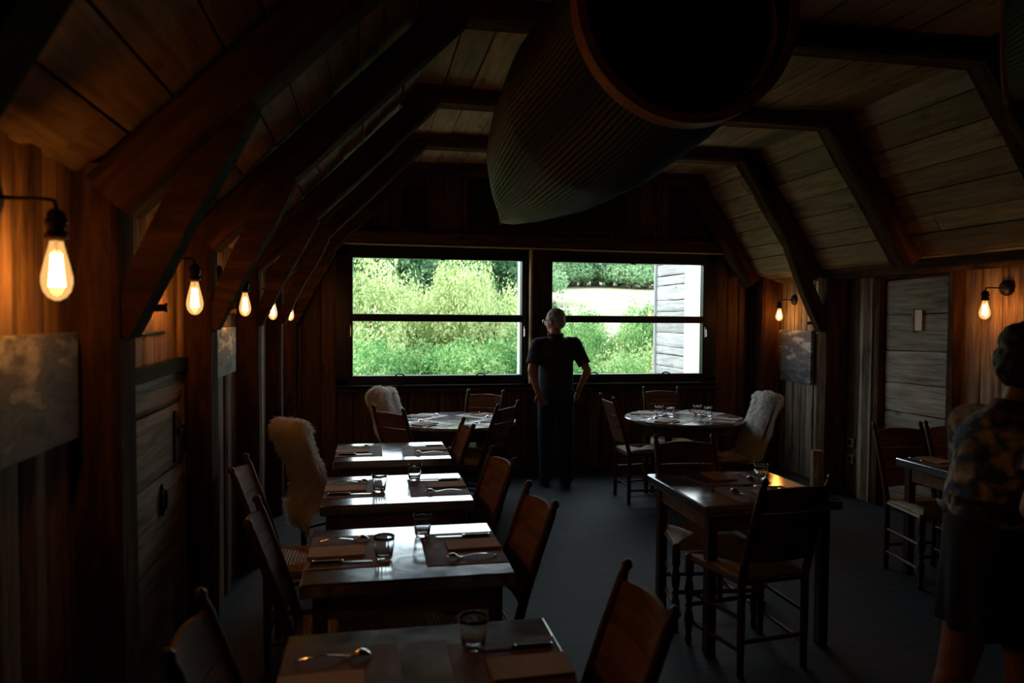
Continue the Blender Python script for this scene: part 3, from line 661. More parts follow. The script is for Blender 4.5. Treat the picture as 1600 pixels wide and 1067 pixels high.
# (x, y of the TOP of the back, facing direction, label)
CH = [(-.40, 1.79, (1, .03), 'ladder-back chair at the bottom left, nearest on the wall side'),
      (-.40, 2.78, (1, .06), 'ladder-back chair on the wall side of the second table'),
      (-.60, 3.70, (1, -.02), 'ladder-back chair on the wall side, just before the sheepskin chair'),
      (-.45, 4.68, (.87, .5), 'ladder-back chair under the tall sheepskin on the wall side'),
      (.712, 1.82, (-1, .02), 'orange-lit ladder-back chair nearest in the aisle, at the bottom edge'),
      (.665, 2.86, (-1, -.08), 'ladder-back chair on the aisle side of the second table'),
      (.665, 3.72, (-1, -.15), 'ladder-back chair on the aisle side of the third table'),
      (.64, 4.89, (-1, -.05), 'ladder-back chair on the aisle side of the last small table'),
      (.155, 5.74, (.78, .62), 'ladder-back chair at the left round table, before the sheepskin chair'),
      (1.11, 5.92, (-.78, .63), 'ladder-back chair at the left round table, nearest the aisle'),
      (1.09, 6.93, (-.45, -.9), 'ladder-back chair behind the left round table under the window'),
      (.14, 6.66, (.75, -.45), 'ladder-back chair under the sheepskin at the left round table'),
      (2.12, 6.32, (1, .02), 'ladder-back chair on the aisle side of the right round table'),
      (2.92, 7.03, (-.12, -1), 'ladder-back chair behind the right round table under the window'),
      (3.40, 5.88, (-1, .02), 'ladder-back chair under the white fleece at the right round table'),
      (1.86, 4.10, (-.1, -1), 'ladder-back chair on the window side of the middle table'),
      (1.87, 2.95, (-.12, 1), 'ladder-back chair on the near side of the middle table, back turned'),
      (3.555, 4.40, (-.04, -1), 'ladder-back chair behind the right wall table, next to the woman'),
      (3.97, 4.42, (0, -1), 'ladder-back chair behind the right wall table, nearer the wall')]
FUR = {}
for k, (x, y, (dx, dy), l) in enumerate(CH):
    c = ch if k == 0 else copy_tree(cht); L_ = math.hypot(dx, dy); dx /= L_; dy /= L_
    c.location = (x + dx * .14, y + dy * .14, 0); c.rotation_euler = (0, 0, face(dx, dy)); tag(c, l, 'chair', 'rush-seated ladder-back chairs')
    FUR[k] = (x + dx * .14, y + dy * .14, face(dx, dy))

# ------------------------------------------------------------------ sheepskins
def sheepskin(k, mat, label, zb, zf, half, seed, nb=15000, ln=.035, onseat=.0):
    x, y, rz = FUR[k]; R_ = random.Random(seed)
    r = empty('sheepskin', (x, y, 0), rz); tag(r, label, 'sheepskin', 'sheepskins over chair backs')
    def back(z): return 0 if z < .45 else -.16 * ((z - .45) / .5) ** 1.15
    path = []
    for i in range(9): z = zb + (.95 - zb) * i / 8; path.append(Vector((0, min(back(z), back(.6) * (z < .6)) - .062 - .02 * math.sin(i), z)))
    path += [Vector((0, back(.95) - .055, .985)), Vector((0, back(.95) - .01, 1.01)), Vector((0, back(.95) + .045, .985))]
    for i in range(7): z = .94 + (zf - .94) * i / 6; path.append(Vector((0, back(z) + .045, z)))
    if onseat:
        path += [Vector((0, .09, zf - .005)), Vector((0, .20, zf)), Vector((0, .2 + onseat * .5, zf))]
    n = len(path); nu = 14
    def wid(t, s):
        a = noise.noise(Vector((t * 4, s * 3.1, seed))) * .014
        e = 1 - .45 * max(0, abs(t - .5) * 2 - .75) / .25
        return half * e + a
    def pos(u, t):
        f = t * (n - 1); i = min(int(f), n - 2); q = path[i].lerp(path[i + 1], f - i)
        tt = (path[i + 1] - path[i]).normalized(); nm = Vector((0, tt.z, -tt.y)) * -1
        if nm.dot(q - Vector((0, back(q.z) * .9 if q.z > .3 else 0, min(q.z, .9)))) < 0: nm = -nm
        w = wid(t, 1 if u > 0 else -1)
        e = max(0, (abs(u) - .55) / .45); e = e * e * (3 - 2 * e)
        if q.z > .5 and e > 0: q = Vector((q.x, q.y + (back(q.z) - q.y) * e, q.z)); nm = (nm * (1 - e * .8) + Vector((math.copysign(1, u) * e, 0, 0))).normalized()
        bump_ = noise.noise(Vector((u * 2.3, t * 7, seed + 5))) * .022 * (1 - e)
        return Vector((u * w, q.y, q.z)) + nm * bump_ + Vector((0, 0, -.035 * (abs(u) ** 3) + noise.noise(Vector((u * 1.6, seed, 1))) * .02)), (nm + Vector((u * abs(u) * 1.2, 0, 0))).normalized(), tt
    vs = []; fs = []; nv = 44
    for side in (0, 1):
        for j in range(nv + 1):
            for i in range(nu + 1):
                p, nm, _ = pos(-1 + 2 * i / nu, j / nv); vs.append(p + nm * (.006 if side == 0 else -.006))
    st = (nv + 1) * (nu + 1)
    for j in range(nv):
        for i in range(nu):
            a = j * (nu + 1) + i; fs.append((a, a + 1, a + nu + 2, a + nu + 1)); fs.append((st + a, st + a + nu + 1, st + a + nu + 2, st + a + 1))
    mb = MB(); mb.add(vs, fs); mb.build('hide', mat, r, True)
    vs = []; fs = []
    for _ in range(nb):
        u = R_.uniform(-1.02, 1.02); t = R_.random(); p, nm, tt = pos(max(-1, min(1, u)), t)
        down = Vector((0, 0, -1)); d = (nm + down * .35 + Vector((R_.gauss(0, .38), R_.gauss(0, .38), R_.gauss(0, .38)))).normalized()
        clump = .6 + .8 * abs(noise.noise(p * 18)); l_ = ln * R_.uniform(.6, 1.25) * clump; s = d.cross(Vector((R_.random() - .5, R_.random() - .5, R_.random() - .5))).normalized() * .0016
        m_ = p + d * l_ * .6; e_ = p + d * l_ + down * l_ * .25
        b0 = len(vs); vs += [p - s, p + s, m_ + s * .9, m_ - s * .9, e_]; fs += [(b0, b0 + 1, b0 + 2, b0 + 3), (b0 + 3, b0 + 2, b0 + 4)]
    mb = MB(); mb.add(vs, fs); o = mb.build('fleece', mat, r); tag(o, kind='stuff')
    return r
sheepskin(3, 'wool', 'tall pale sheepskin over the wall-side chair of the left row', .34, .50, .215, 3, 20000, .04, .12)
sheepskin(11, 'wool', 'fluffy cream sheepskin over a chair back at the left round table', .55, .50, .235, 7, 17000, .04, .1)
sheepskin(14, 'white_wool', 'shaggy white sheepskin over the chair right of the right round table', .55, .475, .22, 12, 16000, .03, .2)

# ------------------------------------------------------------------ table settings
def glass_proto():
    mb = MB(); H = .088; n = 48
    op = [(.024, 0), (.0285, .003), (.030, .010), (.031, .016), (.0335, .035), (.036, .056), (.0365, .060), (.038, .074), (.0388, H)]
    ip = [(.0372, H), (.0362, .074), (.0345, .058), (.033, .04), (.029, .018), (.025, .013), (.004, .012)]
    def rip(r, z, a, j):
        if j < len(op) and .009 < z < .058: return r + .0011 * math.cos(a * 16)
        return r
    mb.lathe(op + ip, n, ripple=rip)
    return mb.build('tumbler', 'glass', None, True)
gp = glass_proto()
GL = [(.055, 2.73, 'fluted glass tumbler on the second table, nearer one on the left mat'), (.215, 3.0, 'fluted glass tumbler on the second table, farther one beside the knife'),
      (.052, 3.80, 'fluted glass tumbler on the third table, left one'), (.245, 4.04, 'fluted glass tumbler on the third table, right one by the far edge'),
      (.278, 1.945, 'dim fluted glass tumbler on the nearest table'), (2.165, 3.76, 'fluted glass tumbler on the middle table beside the lamp glint'),
      (2.64, 6.40, 'glass tumbler at the far left of four on the right round table'), (2.705, 6.30, 'glass tumbler at the near left of four on the right round table'),
      (3.02, 6.40, 'glass tumbler at the far right of four on the right round table'), (3.07, 6.28, 'glass tumbler at the near right of four on the right round table')]
for k, (x, y, l) in enumerate(GL):
    g = gp if k == 0 else gp.copy()
    if k: C.objects.link(g)
    g.location = (x, y, .7515 if k > 9 or k < 6 else .7515); g.rotation_euler = (0, 0, k * 1.3); tag(g, l, 'glass', 'glass tumblers')
MATP = MB().bbox(-.15, .15, -.195, .195, 0, .002, .0008).build('placemat', 'mat')
NAP = MB().bbox(-.105, .105, -.06, .06, 0, .004, .0015).bbox(-.104, .1035, -.0585, .0605, .0042, .0078, .0015).build('napkin', 'napkin')
def spoon_proto():
    r = empty('spoon'); vs = []; fs = []; prof = []
    n = 22
    for i in range(n + 1):
        t = i / n; x = -.10 + .2 * t
        if t < .3: s = t / .3; w = .0195 * math.sqrt(max(0, 1 - (2 * s - 1) ** 2 * (1 if s < .5 else .86))) + .0005; z = .003 + .010 * math.sin(PI * s)
        else: s = (t - .3) / .7; w = .0035 + .0055 * s ** 2 + (.003 * (1 - s) ** 6); w *= 1 if t < .97 else .7; z = .003 + .009 * math.sin(PI * s) 
        for q in (-1, -.5, 0, .5, 1):
            dz = 0
            if t < .3: dz = .007 * (1 - q * q) * math.sin(PI * (t / .3))
            vs.append((x, q * w, z + dz + .0008))
        for q in (-1, -.5, 0, .5, 1):
            dz = 0
            if t < .3: dz = .007 * (1 - q * q) * math.sin(PI * (t / .3))
            vs.append((x, q * w, z + dz - .0008))
    for i in range(n):
        a = i * 10; b = a + 10
        for q in range(4): fs += [(a + q, a + q + 1, b + q + 1, b + q), (a + 5 + q, b + 5 + q, b + 6 + q, a + 6 + q)]
        fs += [(a, b, b + 5, a + 5), (a + 4, a + 9, b + 9, b + 4)]
    fs += [(0, 5, 6, 1), (1, 6, 7, 2), (2, 7, 8, 3), (3, 8, 9, 4)]
    e = n * 10; fs += [(e, e + 1, e + 6, e + 5), (e + 1, e + 2, e + 7, e + 6), (e + 2, e + 3, e + 8, e + 7), (e + 3, e + 4, e + 9, e + 8)]
    mb = MB(); mb.add(vs, fs); o = mb.build('spoon', 'steel', None, True)
    C.objects.unlink(r); bpy.data.objects.remove(r)
    return o
def knife_proto():
    r = empty('table_knife')
    out = [(-.11, .003), (-.105, .008), (-.06, .0095), (-.01, .0085), (.0, .006), (0, -.004), (-.06, -.0045), (-.10, -.003)]
    vs = [(x, y, .002) for x, y in out] + [(x, y, .0032) for x, y in out]; n = len(out)
    fs = [tuple(range(n - 1, -1, -1)), tuple(range(n, 2 * n))] + [(k, (k + 1) % n, n + (k + 1) % n, n + k) for k in range(n)]
    mb = MB(); mb.add(vs, fs); mb.build('blade', 'steel', r)
    MB().bbox(-.002, .012, -.0062, .0062, .0, .0105, .002).build('bolster', 'steel', r)
    MB().bbox(.010, .105, -.0068, .0068, .0, .0105, .003).build('handle', 'black', r)
    MB().bbox(.103, .112, -.0072, .0072, .0, .011, .003).build('end_cap', 'steel', r)
    return r
SHEEN_MATP = MB().bbox(-.15, .15, -.195, .195, 0, .002, .0008).build('placemat', 'sheen_mat')  # round-table mats, paled to paint the reflected window light
SP = spoon_proto(); KN = knife_proto(); KNt = tree(KN)
used = {'p': 0, 'm': 0, 'n': 0, 's': 0, 'k': 0}
def put(kind, proto, pt, x, y, z, rz, label, cat, group):
    if used[kind] == 0: o = proto
    elif pt: o = copy_tree(pt)
    else: o = proto.copy(); C.objects.link(o)
    used[kind] += 1; o.location = (x, y, z); o.rotation_euler = (0, 0, rz); tag(o, label, cat, group); return o
Z0 = .7505
def setting(where, cx, cy, rz, pale=False):
    """rz: direction in which the diner faces, local +Y = away from the diner"""
    c, s = math.cos(rz), math.sin(rz)
    def W(u, v): return (cx + u * c - v * s, cy + u * s + v * c)
    # local: u to the diner's right, v away from the diner
    if pale: put('p', SHEEN_MATP, None, *W(0, 0), Z0, rz + PI / 2, 'brown placemat with painted-in window sheen ' + where, 'placemat', 'pale placemats')
    else: put('m', MATP, None, *W(0, 0), Z0, rz + PI / 2, 'brown placemat ' + where, 'placemat', 'brown placemats')
    u, v = W(0.02, -.045); put('n', NAP, None, u, v, Z0 + .0022, rz + PI / 2 + .03, 'folded tan napkin ' + where, 'napkin', 'folded tan napkins')
    u, v = W(-.125, -.02); put('s', SP, None, u, v, Z0 + .0022, rz - PI / 2 + .04, 'upturned steel spoon ' + where, 'spoon', 'upturned steel spoons')
    u, v = W(.135, -.02); put('k', KN, KNt, u, v, Z0 + .0022, rz - PI / 2 - .03, 'dark-handled knife ' + where, 'knife', 'dark-handled table knives')
names = ['nearest small table', 'second small table', 'third small table', 'last small table in the row']
# mats lie with their long side across the table depth; the diner on the left faces +X
for k, (x, y, rz, l) in enumerate(TAB[:4]):
    setting('on the wall side of the ' + names[k], x - .215, y + (.02 if k else .02), -PI / 2)
    setting('on the aisle side of the ' + names[k], x + .215, y - .01, PI / 2)
setting('on the window side of the middle table', 1.97, 3.80, PI)
setting('on the near side of the middle table', 1.99, 3.44, 0)
setting('on the table by the right wall', 3.58, 4.03, PI)
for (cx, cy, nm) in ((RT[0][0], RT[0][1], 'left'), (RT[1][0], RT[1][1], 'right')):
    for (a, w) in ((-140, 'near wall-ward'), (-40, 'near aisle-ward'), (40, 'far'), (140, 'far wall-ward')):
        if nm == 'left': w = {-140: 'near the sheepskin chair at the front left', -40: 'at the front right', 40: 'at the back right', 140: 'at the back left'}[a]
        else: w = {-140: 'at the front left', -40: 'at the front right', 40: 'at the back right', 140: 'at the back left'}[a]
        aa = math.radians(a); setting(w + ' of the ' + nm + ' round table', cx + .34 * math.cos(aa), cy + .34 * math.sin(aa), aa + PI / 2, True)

# ------------------------------------------------------------------ people
def capsule(bm, p0, r0, p1, r1, flat=False, sub=2):
    p0 = Vector(p0); p1 = Vector(p1); d = p1 - p0; n = 20
    q = d.to_track_quat('Z', 'Y').to_matrix().to_4x4(); q.translation = (p0 + p1) / 2
    bmesh.ops.create_cone(bm, cap_ends=True, segments=n, radius1=r0, radius2=r1, depth=max(d.length, 1e-4), matrix=q)
    if not flat:
        bmesh.ops.create_icosphere(bm, subdivisions=sub, radius=r0, matrix=Matrix.Translation(p0))
        bmesh.ops.create_icosphere(bm, subdivisions=sub, radius=r1, matrix=Matrix.Translation(p1))
def ell(bm, c, r, rot=None):
    mt = Matrix.Translation(c)
    if rot: mt = mt @ rot
    bmesh.ops.create_icosphere(bm, subdivisions=3, radius=1, matrix=mt @ Matrix.Diagonal((r[0], r[1], r[2], 1)))
def remeshed(name, bm, mat, parent, vox=.009, smooth=4, fac=.6, disp=None):
    me = bpy.data.meshes.new(name + '_base'); bm.to_mesh(me); bm.free()
    t = bpy.data.objects.new(name, me); C.objects.link(t)
    m = t.modifiers.new('r', 'REMESH'); m.mode = 'VOXEL'; m.voxel_size = vox; m.use_smooth_shade = True
    s = t.modifiers.new('s', 'SMOOTH'); s.factor = fac; s.iterations = smooth
    dg = bpy.context.evaluated_depsgraph_get(); me2 = bpy.data.meshes.new_from_object(t.evaluated_get(dg)); bpy.data.objects.remove(t)
    if disp:
        for v in me2.vertices: v.co += v.normal * disp(v.co)
    me2.materials.clear(); me2.materials.append(M[mat]); me2.shade_smooth()
    o = bpy.data.objects.new(name, me2); C.objects.link(o)
    if parent: o.parent = parent
    return o
def hand(bm, wrist, dirv, palm_n, side, curl=.35, s=1.0):
    """palm runs along dirv; palm_n points out of the palm; side=+1 thumb towards dirv x palm_n"""
    w = Vector(wrist); d = Vector(dirv).normalized(); nn = Vector(palm_n); nn = (nn - d * nn.dot(d)).normalized(); a = d.cross(nn) * side
    rot = Matrix((a, d, nn)).transposed().to_4x4()
    ell(bm, w + d * .045 * s, (.040 * s, .052 * s, .016 * s), rot)
    for i, (off, L_) in enumerate(((.030, .070), (.010, .080), (-.010, .074), (-.029, .058))):
        p = w + d * (.075 - abs(off) * .15) * s + a * off * s; dd = d.copy(); rr = .0088 * s
        for q in range(3):
            ang = curl * (q + .6); d2 = (dd * math.cos(ang) + nn * math.sin(ang)).normalized(); l = L_ * s * (.45, .3, .25)[q]
            p2 = p + d2 * l; capsule(bm, p, rr, p2, rr * .9, sub=1); p = p2; rr *= .92
    p = w + d * .02 * s + a * .028 * s; d1 = (d * .6 + a * .75 + nn * .25).normalized(); p2 = p + d1 * .042 * s; capsule(bm, p, .012 * s, p2, .0105 * s, sub=1)
    d2 = (d * .9 + a * .25 + nn * .3).normalized(); capsule(bm, p2, .0105 * s, p2 + d2 * .03 * s, .0085 * s, sub=1)
def head(bm, c, yaw, pitch=0, s=1.0):
    rot = Matrix.Rotation(yaw, 4, 'Z') @ Matrix.Rotation(pitch, 4, 'X'); c = Vector(c)
    def T(x, y, z): return c + (rot @ Vector((x * s, y * s, z * s)))
    ell(bm, T(0, -.012, .03), (.074 * s, .094 * s, .085 * s), rot); ell(bm, T(0, .022, -.03), (.058 * s, .068 * s, .078 * s), rot)
    ell(bm, T(0, .062, -.088), (.026 * s, .024 * s, .02 * s), rot); capsule(bm, T(0, .083, .012), .008 * s, T(0, .104, -.026), .0135 * s, sub=1)
    for q in (-1, 1):
        ell(bm, T(q * .076, -.004, -.012), (.010 * s, .019 * s, .032 * s), rot); ell(bm, T(q * .03, .074, .028), (.022 * s, .012 * s, .008 * s), rot)
        ell(bm, T(q * .012, .095, -.03), (.008 * s, .008 * s, .007 * s), rot)
    ell(bm, T(0, .080, -.055), (.023 * s, .011 * s, .005 * s), rot); ell(bm, T(0, .079, -.064), (.020 * s, .011 * s, .005 * s), rot)
    return T, rot
def eyes(T, parent, s=1.0):
    mb = MB()
    for q in (-1, 1):
        bm = bmesh.new(); bmesh.ops.create_uvsphere(bm, u_segments=10, v_segments=8, radius=.0125 * s, matrix=Matrix.Translation(T(q * .031, .072, .008))); mb.addbm(bm)
    mb.build('eyes', 'paper', parent, True)

# -- man at the window, seen from behind, hands on his hips
mx0, my0 = 1.80, 6.98
man = empty('person', (mx0, my0, 0)); tag(man, 'grey-haired man in dark shirt and jeans at the windows, hands on hips, seen from behind', 'person')
bm = bmesh.new()
ell(bm, (0, .0, .98), (.165, .115, .12)); ell(bm, (0, 0, 1.12), (.15, .105, .14)); ell(bm, (0, .0, 1.30), (.175, .11, .15)); capsule(bm, (-.13, 0, 1.40), .06, (.13, 0, 1.40), .06)
capsule(bm, (0, 0, 1.38), .065, (-.005, .02, 1.53), .056)
AR = ((.185, 0, 1.39), (.30, -.07, 1.135), (.225, -.02, .925)); AL = ((-.185, 0, 1.39), (-.265, -.08, 1.14), (-.20, -.10, .915))
for A in (AR, AL):
    capsule(bm, A[0], .052, A[1], .038); capsule(bm, A[1], .039, A[2], .025)
hand(bm, AR[2], (-.25, .35, -.9), (-1, -.2, .1), -1, .25); hand(bm, AL[2], (.5, .1, -.85), (.3, 1, .1), -1, .25)
for s_, fx, fy in ((-1, -.10, -.02), (1, .09, -.10)):
    capsule(bm, (s_ * .085, 0, .93), .085, (fx, fy + .02, .49), .058); capsule(bm, (fx, fy + .02, .49), .056, (fx, fy - .02, .10), .036); ell(bm, (fx, fy + .05, .045), (.04, .12, .04))
T_, rot_ = head(bm, (-.01, .035, 1.615), math.radians(48), math.radians(-6))
body = remeshed('body', bm, 'skin', man, .008, 3, .5)
eyes(T_, body)
bm = bmesh.new()
ell(bm, T_(0, -.022, .045), (.080, .095, .084), rot_); ell(bm, T_(0, -.05, -.01), (.072, .062, .075), rot_)
for q in (-1, 1): ell(bm, T_(q * .066, .01, .02), (.012, .022, .03), rot_)
remeshed('hair', bm, 'grey_hair', man, .006, 2, .5, lambda p: .004 * noise.noise(p * 60))
mb = MB()
for q in (-1, 1):
    mb.tube([T_(q * .034 + .024 * math.cos(a), .102, .006 + .018 * math.sin(a)) for a in [i * PI / 8 for i in range(17)]], .0018, 6)
    mb.tube([T_(q * .058, .10, .012), T_(q * .083, .03, .012), T_(q * .083, -.005, .0)], .0018, 6)
mb.tube([T_(-.011, .104, .008), T_(.011, .104, .008)], .0018, 6); mb.build('eyeglasses', 'steel', man)
bm = bmesh.new()
ell(bm, (0, 0, 1.31), (.198, .130, .165)); capsule(bm, (-.145, 0, 1.395), .068, (.145, 0, 1.395), .068); capsule(bm, (0, 0, .93), .178, (0, 0, 1.25), .172, flat=True)
for v in bm.verts:
    if v.co.z < 1.26 and abs(v.co.y) > .0: v.co.y *= .72
capsule(bm, (0, .0, 1.42), .085, (0, .012, 1.475), .068, flat=True)
for A in (AR, AL):
    a = Vector(A[0]); b = a.lerp(Vector(A[1]), .78); capsule(bm, a, .070, b, .066, flat=True); bmesh.ops.create_icosphere(bm, subdivisions=2, radius=.07, matrix=Matrix.Translation(a))
remeshed('shirt', bm, 'shirt', man, .009, 5, .6, lambda p: .009 * noise.noise(Vector((p.x * 9, p.y * 9, p.z * 6))) + .004 * noise.noise(p * 22))
mb = MB().tube([(-.005 + .066 * math.cos(a), .012 + .062 * math.sin(a), 1.485 + .012 * math.sin(a)) for a in [i * PI / 10 for i in range(21)]], .016, 8); mb.build('collar', 'shirt', man, True)
bm = bmesh.new()
ell(bm, (0, -.005, .93), (.175, .13, .14)); capsule(bm, (0, 0, .95), .165, (0, 0, 1.0), .16, flat=True)
for s_, fx, fy in ((-1, -.10, -.02), (1, .09, -.10)):
    capsule(bm, (s_ * .085, 0, .92), .100, (fx, fy + .02, .49), .076); capsule(bm, (fx, fy + .02, .49), .075, (fx, fy - .015, .06), .062, flat=True)
for v in bm.verts:
    if v.co.z > .9: v.co.y *= .8
remeshed('jeans', bm, 'jeans', man, .009, 4, .6, lambda p: .006 * noise.noise(p * 14))
for s_, fx, fy in ((-1, -.10, -.02), (1, .09, -.10)):
    bm = bmesh.new(); ell(bm, (fx, fy + .055, .045), (.05, .145, .05)); capsule(bm, (fx, fy - .02, .06), .05, (fx, fy - .02, .11), .045, flat=True)
    for v in bm.verts: v.co.z = max(v.co.z, .0)
    remeshed('shoe', bm, 'shoe', man, .008, 2, .5)

# -- woman at the right edge, seen from her side and back
wo = empty('person', (2.05, 2.03, 0), math.radians(-84)); tag(wo, 'dark-haired woman in floral shirt and dark skirt standing at the right edge', 'person')
bm = bmesh.new()
ell(bm, (0, -.02, .90), (.165, .125, .13)); ell(bm, (0, 0, 1.06), (.125, .095, .13)); ell(bm, (0, .01, 1.22), (.15, .105, .14)); capsule(bm, (-.115, 0, 1.31), .05, (.115, 0, 1.31), .05)
capsule(bm, (0, 0, 1.30), .05, (0, .06, 1.44), .047)
BR = ((.155, 0, 1.30), (.195, -.14, 1.09), (.15, .09, 1.06)); BL = ((-.15, 0, 1.30), (-.165, .05, 1.06), (-.09, .24, 1.08))
for A in (BR, BL): capsule(bm, A[0], .045, A[1], .036); capsule(bm, A[1], .037, A[2], .023)
hand(bm, BR[2], (-.6, .8, 0), (0, .1, 1), 1, .4, .92); hand(bm, BL[2], (.6, .8, 0), (0, .1, 1), -1, .4, .92)
for s_, fx, fy in ((-1, -.085, -.11), (1, .10, -.02)):
    capsule(bm, (s_ * .08, 0, .86), .088, (fx, fy, .45), .054); capsule(bm, (fx, fy - .012, .45), .050, (fx, fy - .028, .33), .056); capsule(bm, (fx, fy - .028, .33), .056, (fx, fy - .02, .09), .033); ell(bm, (fx, fy + .045, .04), (.036, .11, .036))
T_, rot_ = head(bm, (0, .085, 1.525), math.radians(10), math.radians(-14), .96)
body = remeshed('body', bm, 'skin', wo, .008, 3, .5)
eyes(T_, body, .96)
bm = bmesh.new()
ell(bm, T_(0, -.022, .042), (.084, .100, .084), rot_); ell(bm, T_(0, -.055, -.03), (.080, .062, .08), rot_); ell(bm, T_(0, -.05, .0), (.082, .066, .075), rot_)
for q in (-1, 1): ell(bm, T_(q * .07, .005, -.02), (.02, .04, .065), rot_)
remeshed('hair', bm, 'dark_hair', wo, .006, 1, .5, lambda p: .009 * noise.noise(p * 38))
bm = bmesh.new()
ell(bm, (0, .0, 1.22), (.18, .135, .165)); capsule(bm, (-.12, 0, 1.31), .062, (.12, 0, 1.31), .062); capsule(bm, (0, -.01, 1.0), .195, (0, 0, 1.2), .17, flat=True); capsule(bm, (0, .01, 1.33), .08, (0, .02, 1.39), .062, flat=True)
for v in bm.verts:
    if v.co.z < 1.21: v.co.y *= .85
for A in (BR, BL):
    a = Vector(A[0]); b = a.lerp(Vector(A[1]), .62); capsule(bm, a, .068, b, .072, flat=True); bmesh.ops.create_icosphere(bm, subdivisions=2, radius=.068, matrix=Matrix.Translation(a))
remeshed('floral_shirt', bm, 'floral', wo, .009, 4, .6, lambda p: .012 * noise.noise(Vector((p.x * 8, p.y * 8, p.z * 5))) + .004 * noise.noise(p * 25))
bm = bmesh.new()
bmesh.ops.create_cone(bm, cap_ends=True, segments=64, radius1=.195, radius2=.175, depth=.44, matrix=Matrix.Translation((0, -.02, .865)))
bmesh.ops.subdivide_edges(bm, edges=bm.edges[:], cuts=3, use_grid_fill=True)
for v in bm.verts: v.co.y *= .86
remeshed('skirt', bm, 'skirt', wo, .009, 2, .5, lambda p: .010 * max(0, (1.0 - p.z)) * 2 * math.sin(math.atan2(p.y, p.x) * 11 + p.z * 3))
for s_, fx, fy in ((-1, -.085, -.11), (1, .10, -.02)):
    bm = bmesh.new(); ell(bm, (fx, fy + .045, .03), (.046, .128, .04)); capsule(bm, (fx, fy - .03, .02), .042, (fx, fy - .03, .075), .038, flat=True)
    for v in bm.verts: v.co.z = max(v.co.z, .0)
    remeshed('shoe', bm, 'shoe', wo, .008, 2, .5)

# ------------------------------------------------------------------ outside
def gz(x, y):
    t = max(0, y - 9); return -1.2 - .012 * min(t, 8) + (.090 * max(0, y - 19)) + .15 * noise.noise(Vector((x * .08, y * .08, 0))) + 0
vs = []; fs = []; nx, ny = 60, 60
xs_ = [-60 + 150 * i / nx for i in range(nx + 1)]; ys_ = [8.4 + 170 * (j / ny) ** 1.8 for j in range(ny + 1)]
for yy in ys_:
    for xx in xs_: vs.append((xx, yy, gz(xx, yy)))
for j in range(ny):
    for i in range(nx): a = j * (nx + 1) + i; fs.append((a, a + 1, a + nx + 2, a + nx + 1))
mb = MB(); mb.add(vs, fs); gr = mb.build('ground', 'meadow', None, True); tag(gr, kind='structure')
def leaf_mesh(name, n, rx, rz, ll, lw, seed, mat, spiky=.3, trunk=True):
    R_ = random.Random(seed); vs = []; fs = []
    lobes = [(Vector((R_.uniform(-.6, .6) * rx, R_.uniform(-.6, .6) * rx, R_.uniform(.25, .95) * rz)), R_.uniform(.26, .46)) for _ in range(17)] + [(Vector((0, 0, rz * .45)), .75)]
    for _ in range(n):
        c, q = R_.choice(lobes); d = Vector((R_.gauss(0, 1), R_.gauss(0, 1), R_.gauss(0, 1))).normalized()
        rr = q * rx * (R_.uniform(.55, 1.0) ** .5 + max(0, R_.gauss(0, .1)))
        p = c + Vector((d.x * rr, d.y * rr, d.z * rr * .9 + spiky * abs(R_.gauss(0, .25)) * rx))
        if p.z < 0.02: continue
        nm = (d + Vector((R_.gauss(0, .35), R_.gauss(0, .35), .25 + R_.gauss(0, .35)))).normalized(); a = Vector((R_.gauss(0, .8), R_.gauss(0, .8), 1 + R_.gauss(0, .6))); a = (a - nm * a.dot(nm) * .8).normalized(); s = a.cross(nm).normalized()
        l_ = ll * R_.uniform(.6, 1.4); w_ = lw * R_.uniform(.6, 1.4); b0 = len(vs)
        vs += [p, p + a * l_ * .5 + s * w_, p + a * l_, p + a * l_ * .5 - s * w_]; fs.append((b0, b0 + 1, b0 + 2, b0 + 3))
    me = bpy.data.meshes.new(name); me.from_pydata([tuple(v) for v in vs], [], fs); me.materials.append(M[mat]); return me
def stem_mesh(rx, rz, seed, k=5):
    R_ = random.Random(seed); mb = MB()
    for _ in range(k):
        a = R_.uniform(0, 2 * PI); q = R_.uniform(.1, .55) * rx; mb.tube([(R_.uniform(-.1, .1), R_.uniform(-.1, .1), -.4), (q * .4 * math.cos(a), q * .4 * math.sin(a), rz * .4), (q * math.cos(a), q * math.sin(a), rz * .9)], [.05 * rx, .035 * rx, .012 * rx], 6)
    me = bpy.data.meshes.new('stems'); me.from_pydata(mb.v, [], mb.f); me.materials.append(M['bark']); return me
protos = {'y': [leaf_mesh('foliage', 22000, 1.0, 1.9, .055, .014, s, 'leaf_y', .7) for s in (1, 2)], 'g': [leaf_mesh('foliage', 22000, 1.0, 1.7, .05, .015, s, 'leaf_g', .3) for s in (3, 4)],
          'd': [leaf_mesh('foliage', 9000, 1.0, 1.9, .085, .03, s, 'leaf_d', .3) for s in (5,)], 'f': [leaf_mesh('foliage', 6000, 1.0, 1.5, .09, .035, s, 'leaf_f', .3) for s in (6, 8)]}
stems = stem_mesh(1, 1.8, 4)
def plant(kind, name, x, y, s, sz, label, cat, group, i):
    o = empty(name, (x, y, gz(x, y) - .1), i * 1.7); o.scale = (s, s, sz); tag(o, label, cat, group)
    f = bpy.data.objects.new('foliage', protos[kind][i % len(protos[kind])]); C.objects.link(f); f.parent = o; f['kind'] = 'stuff'
    t = bpy.data.objects.new('stems', stems); C.objects.link(t); t.parent = o
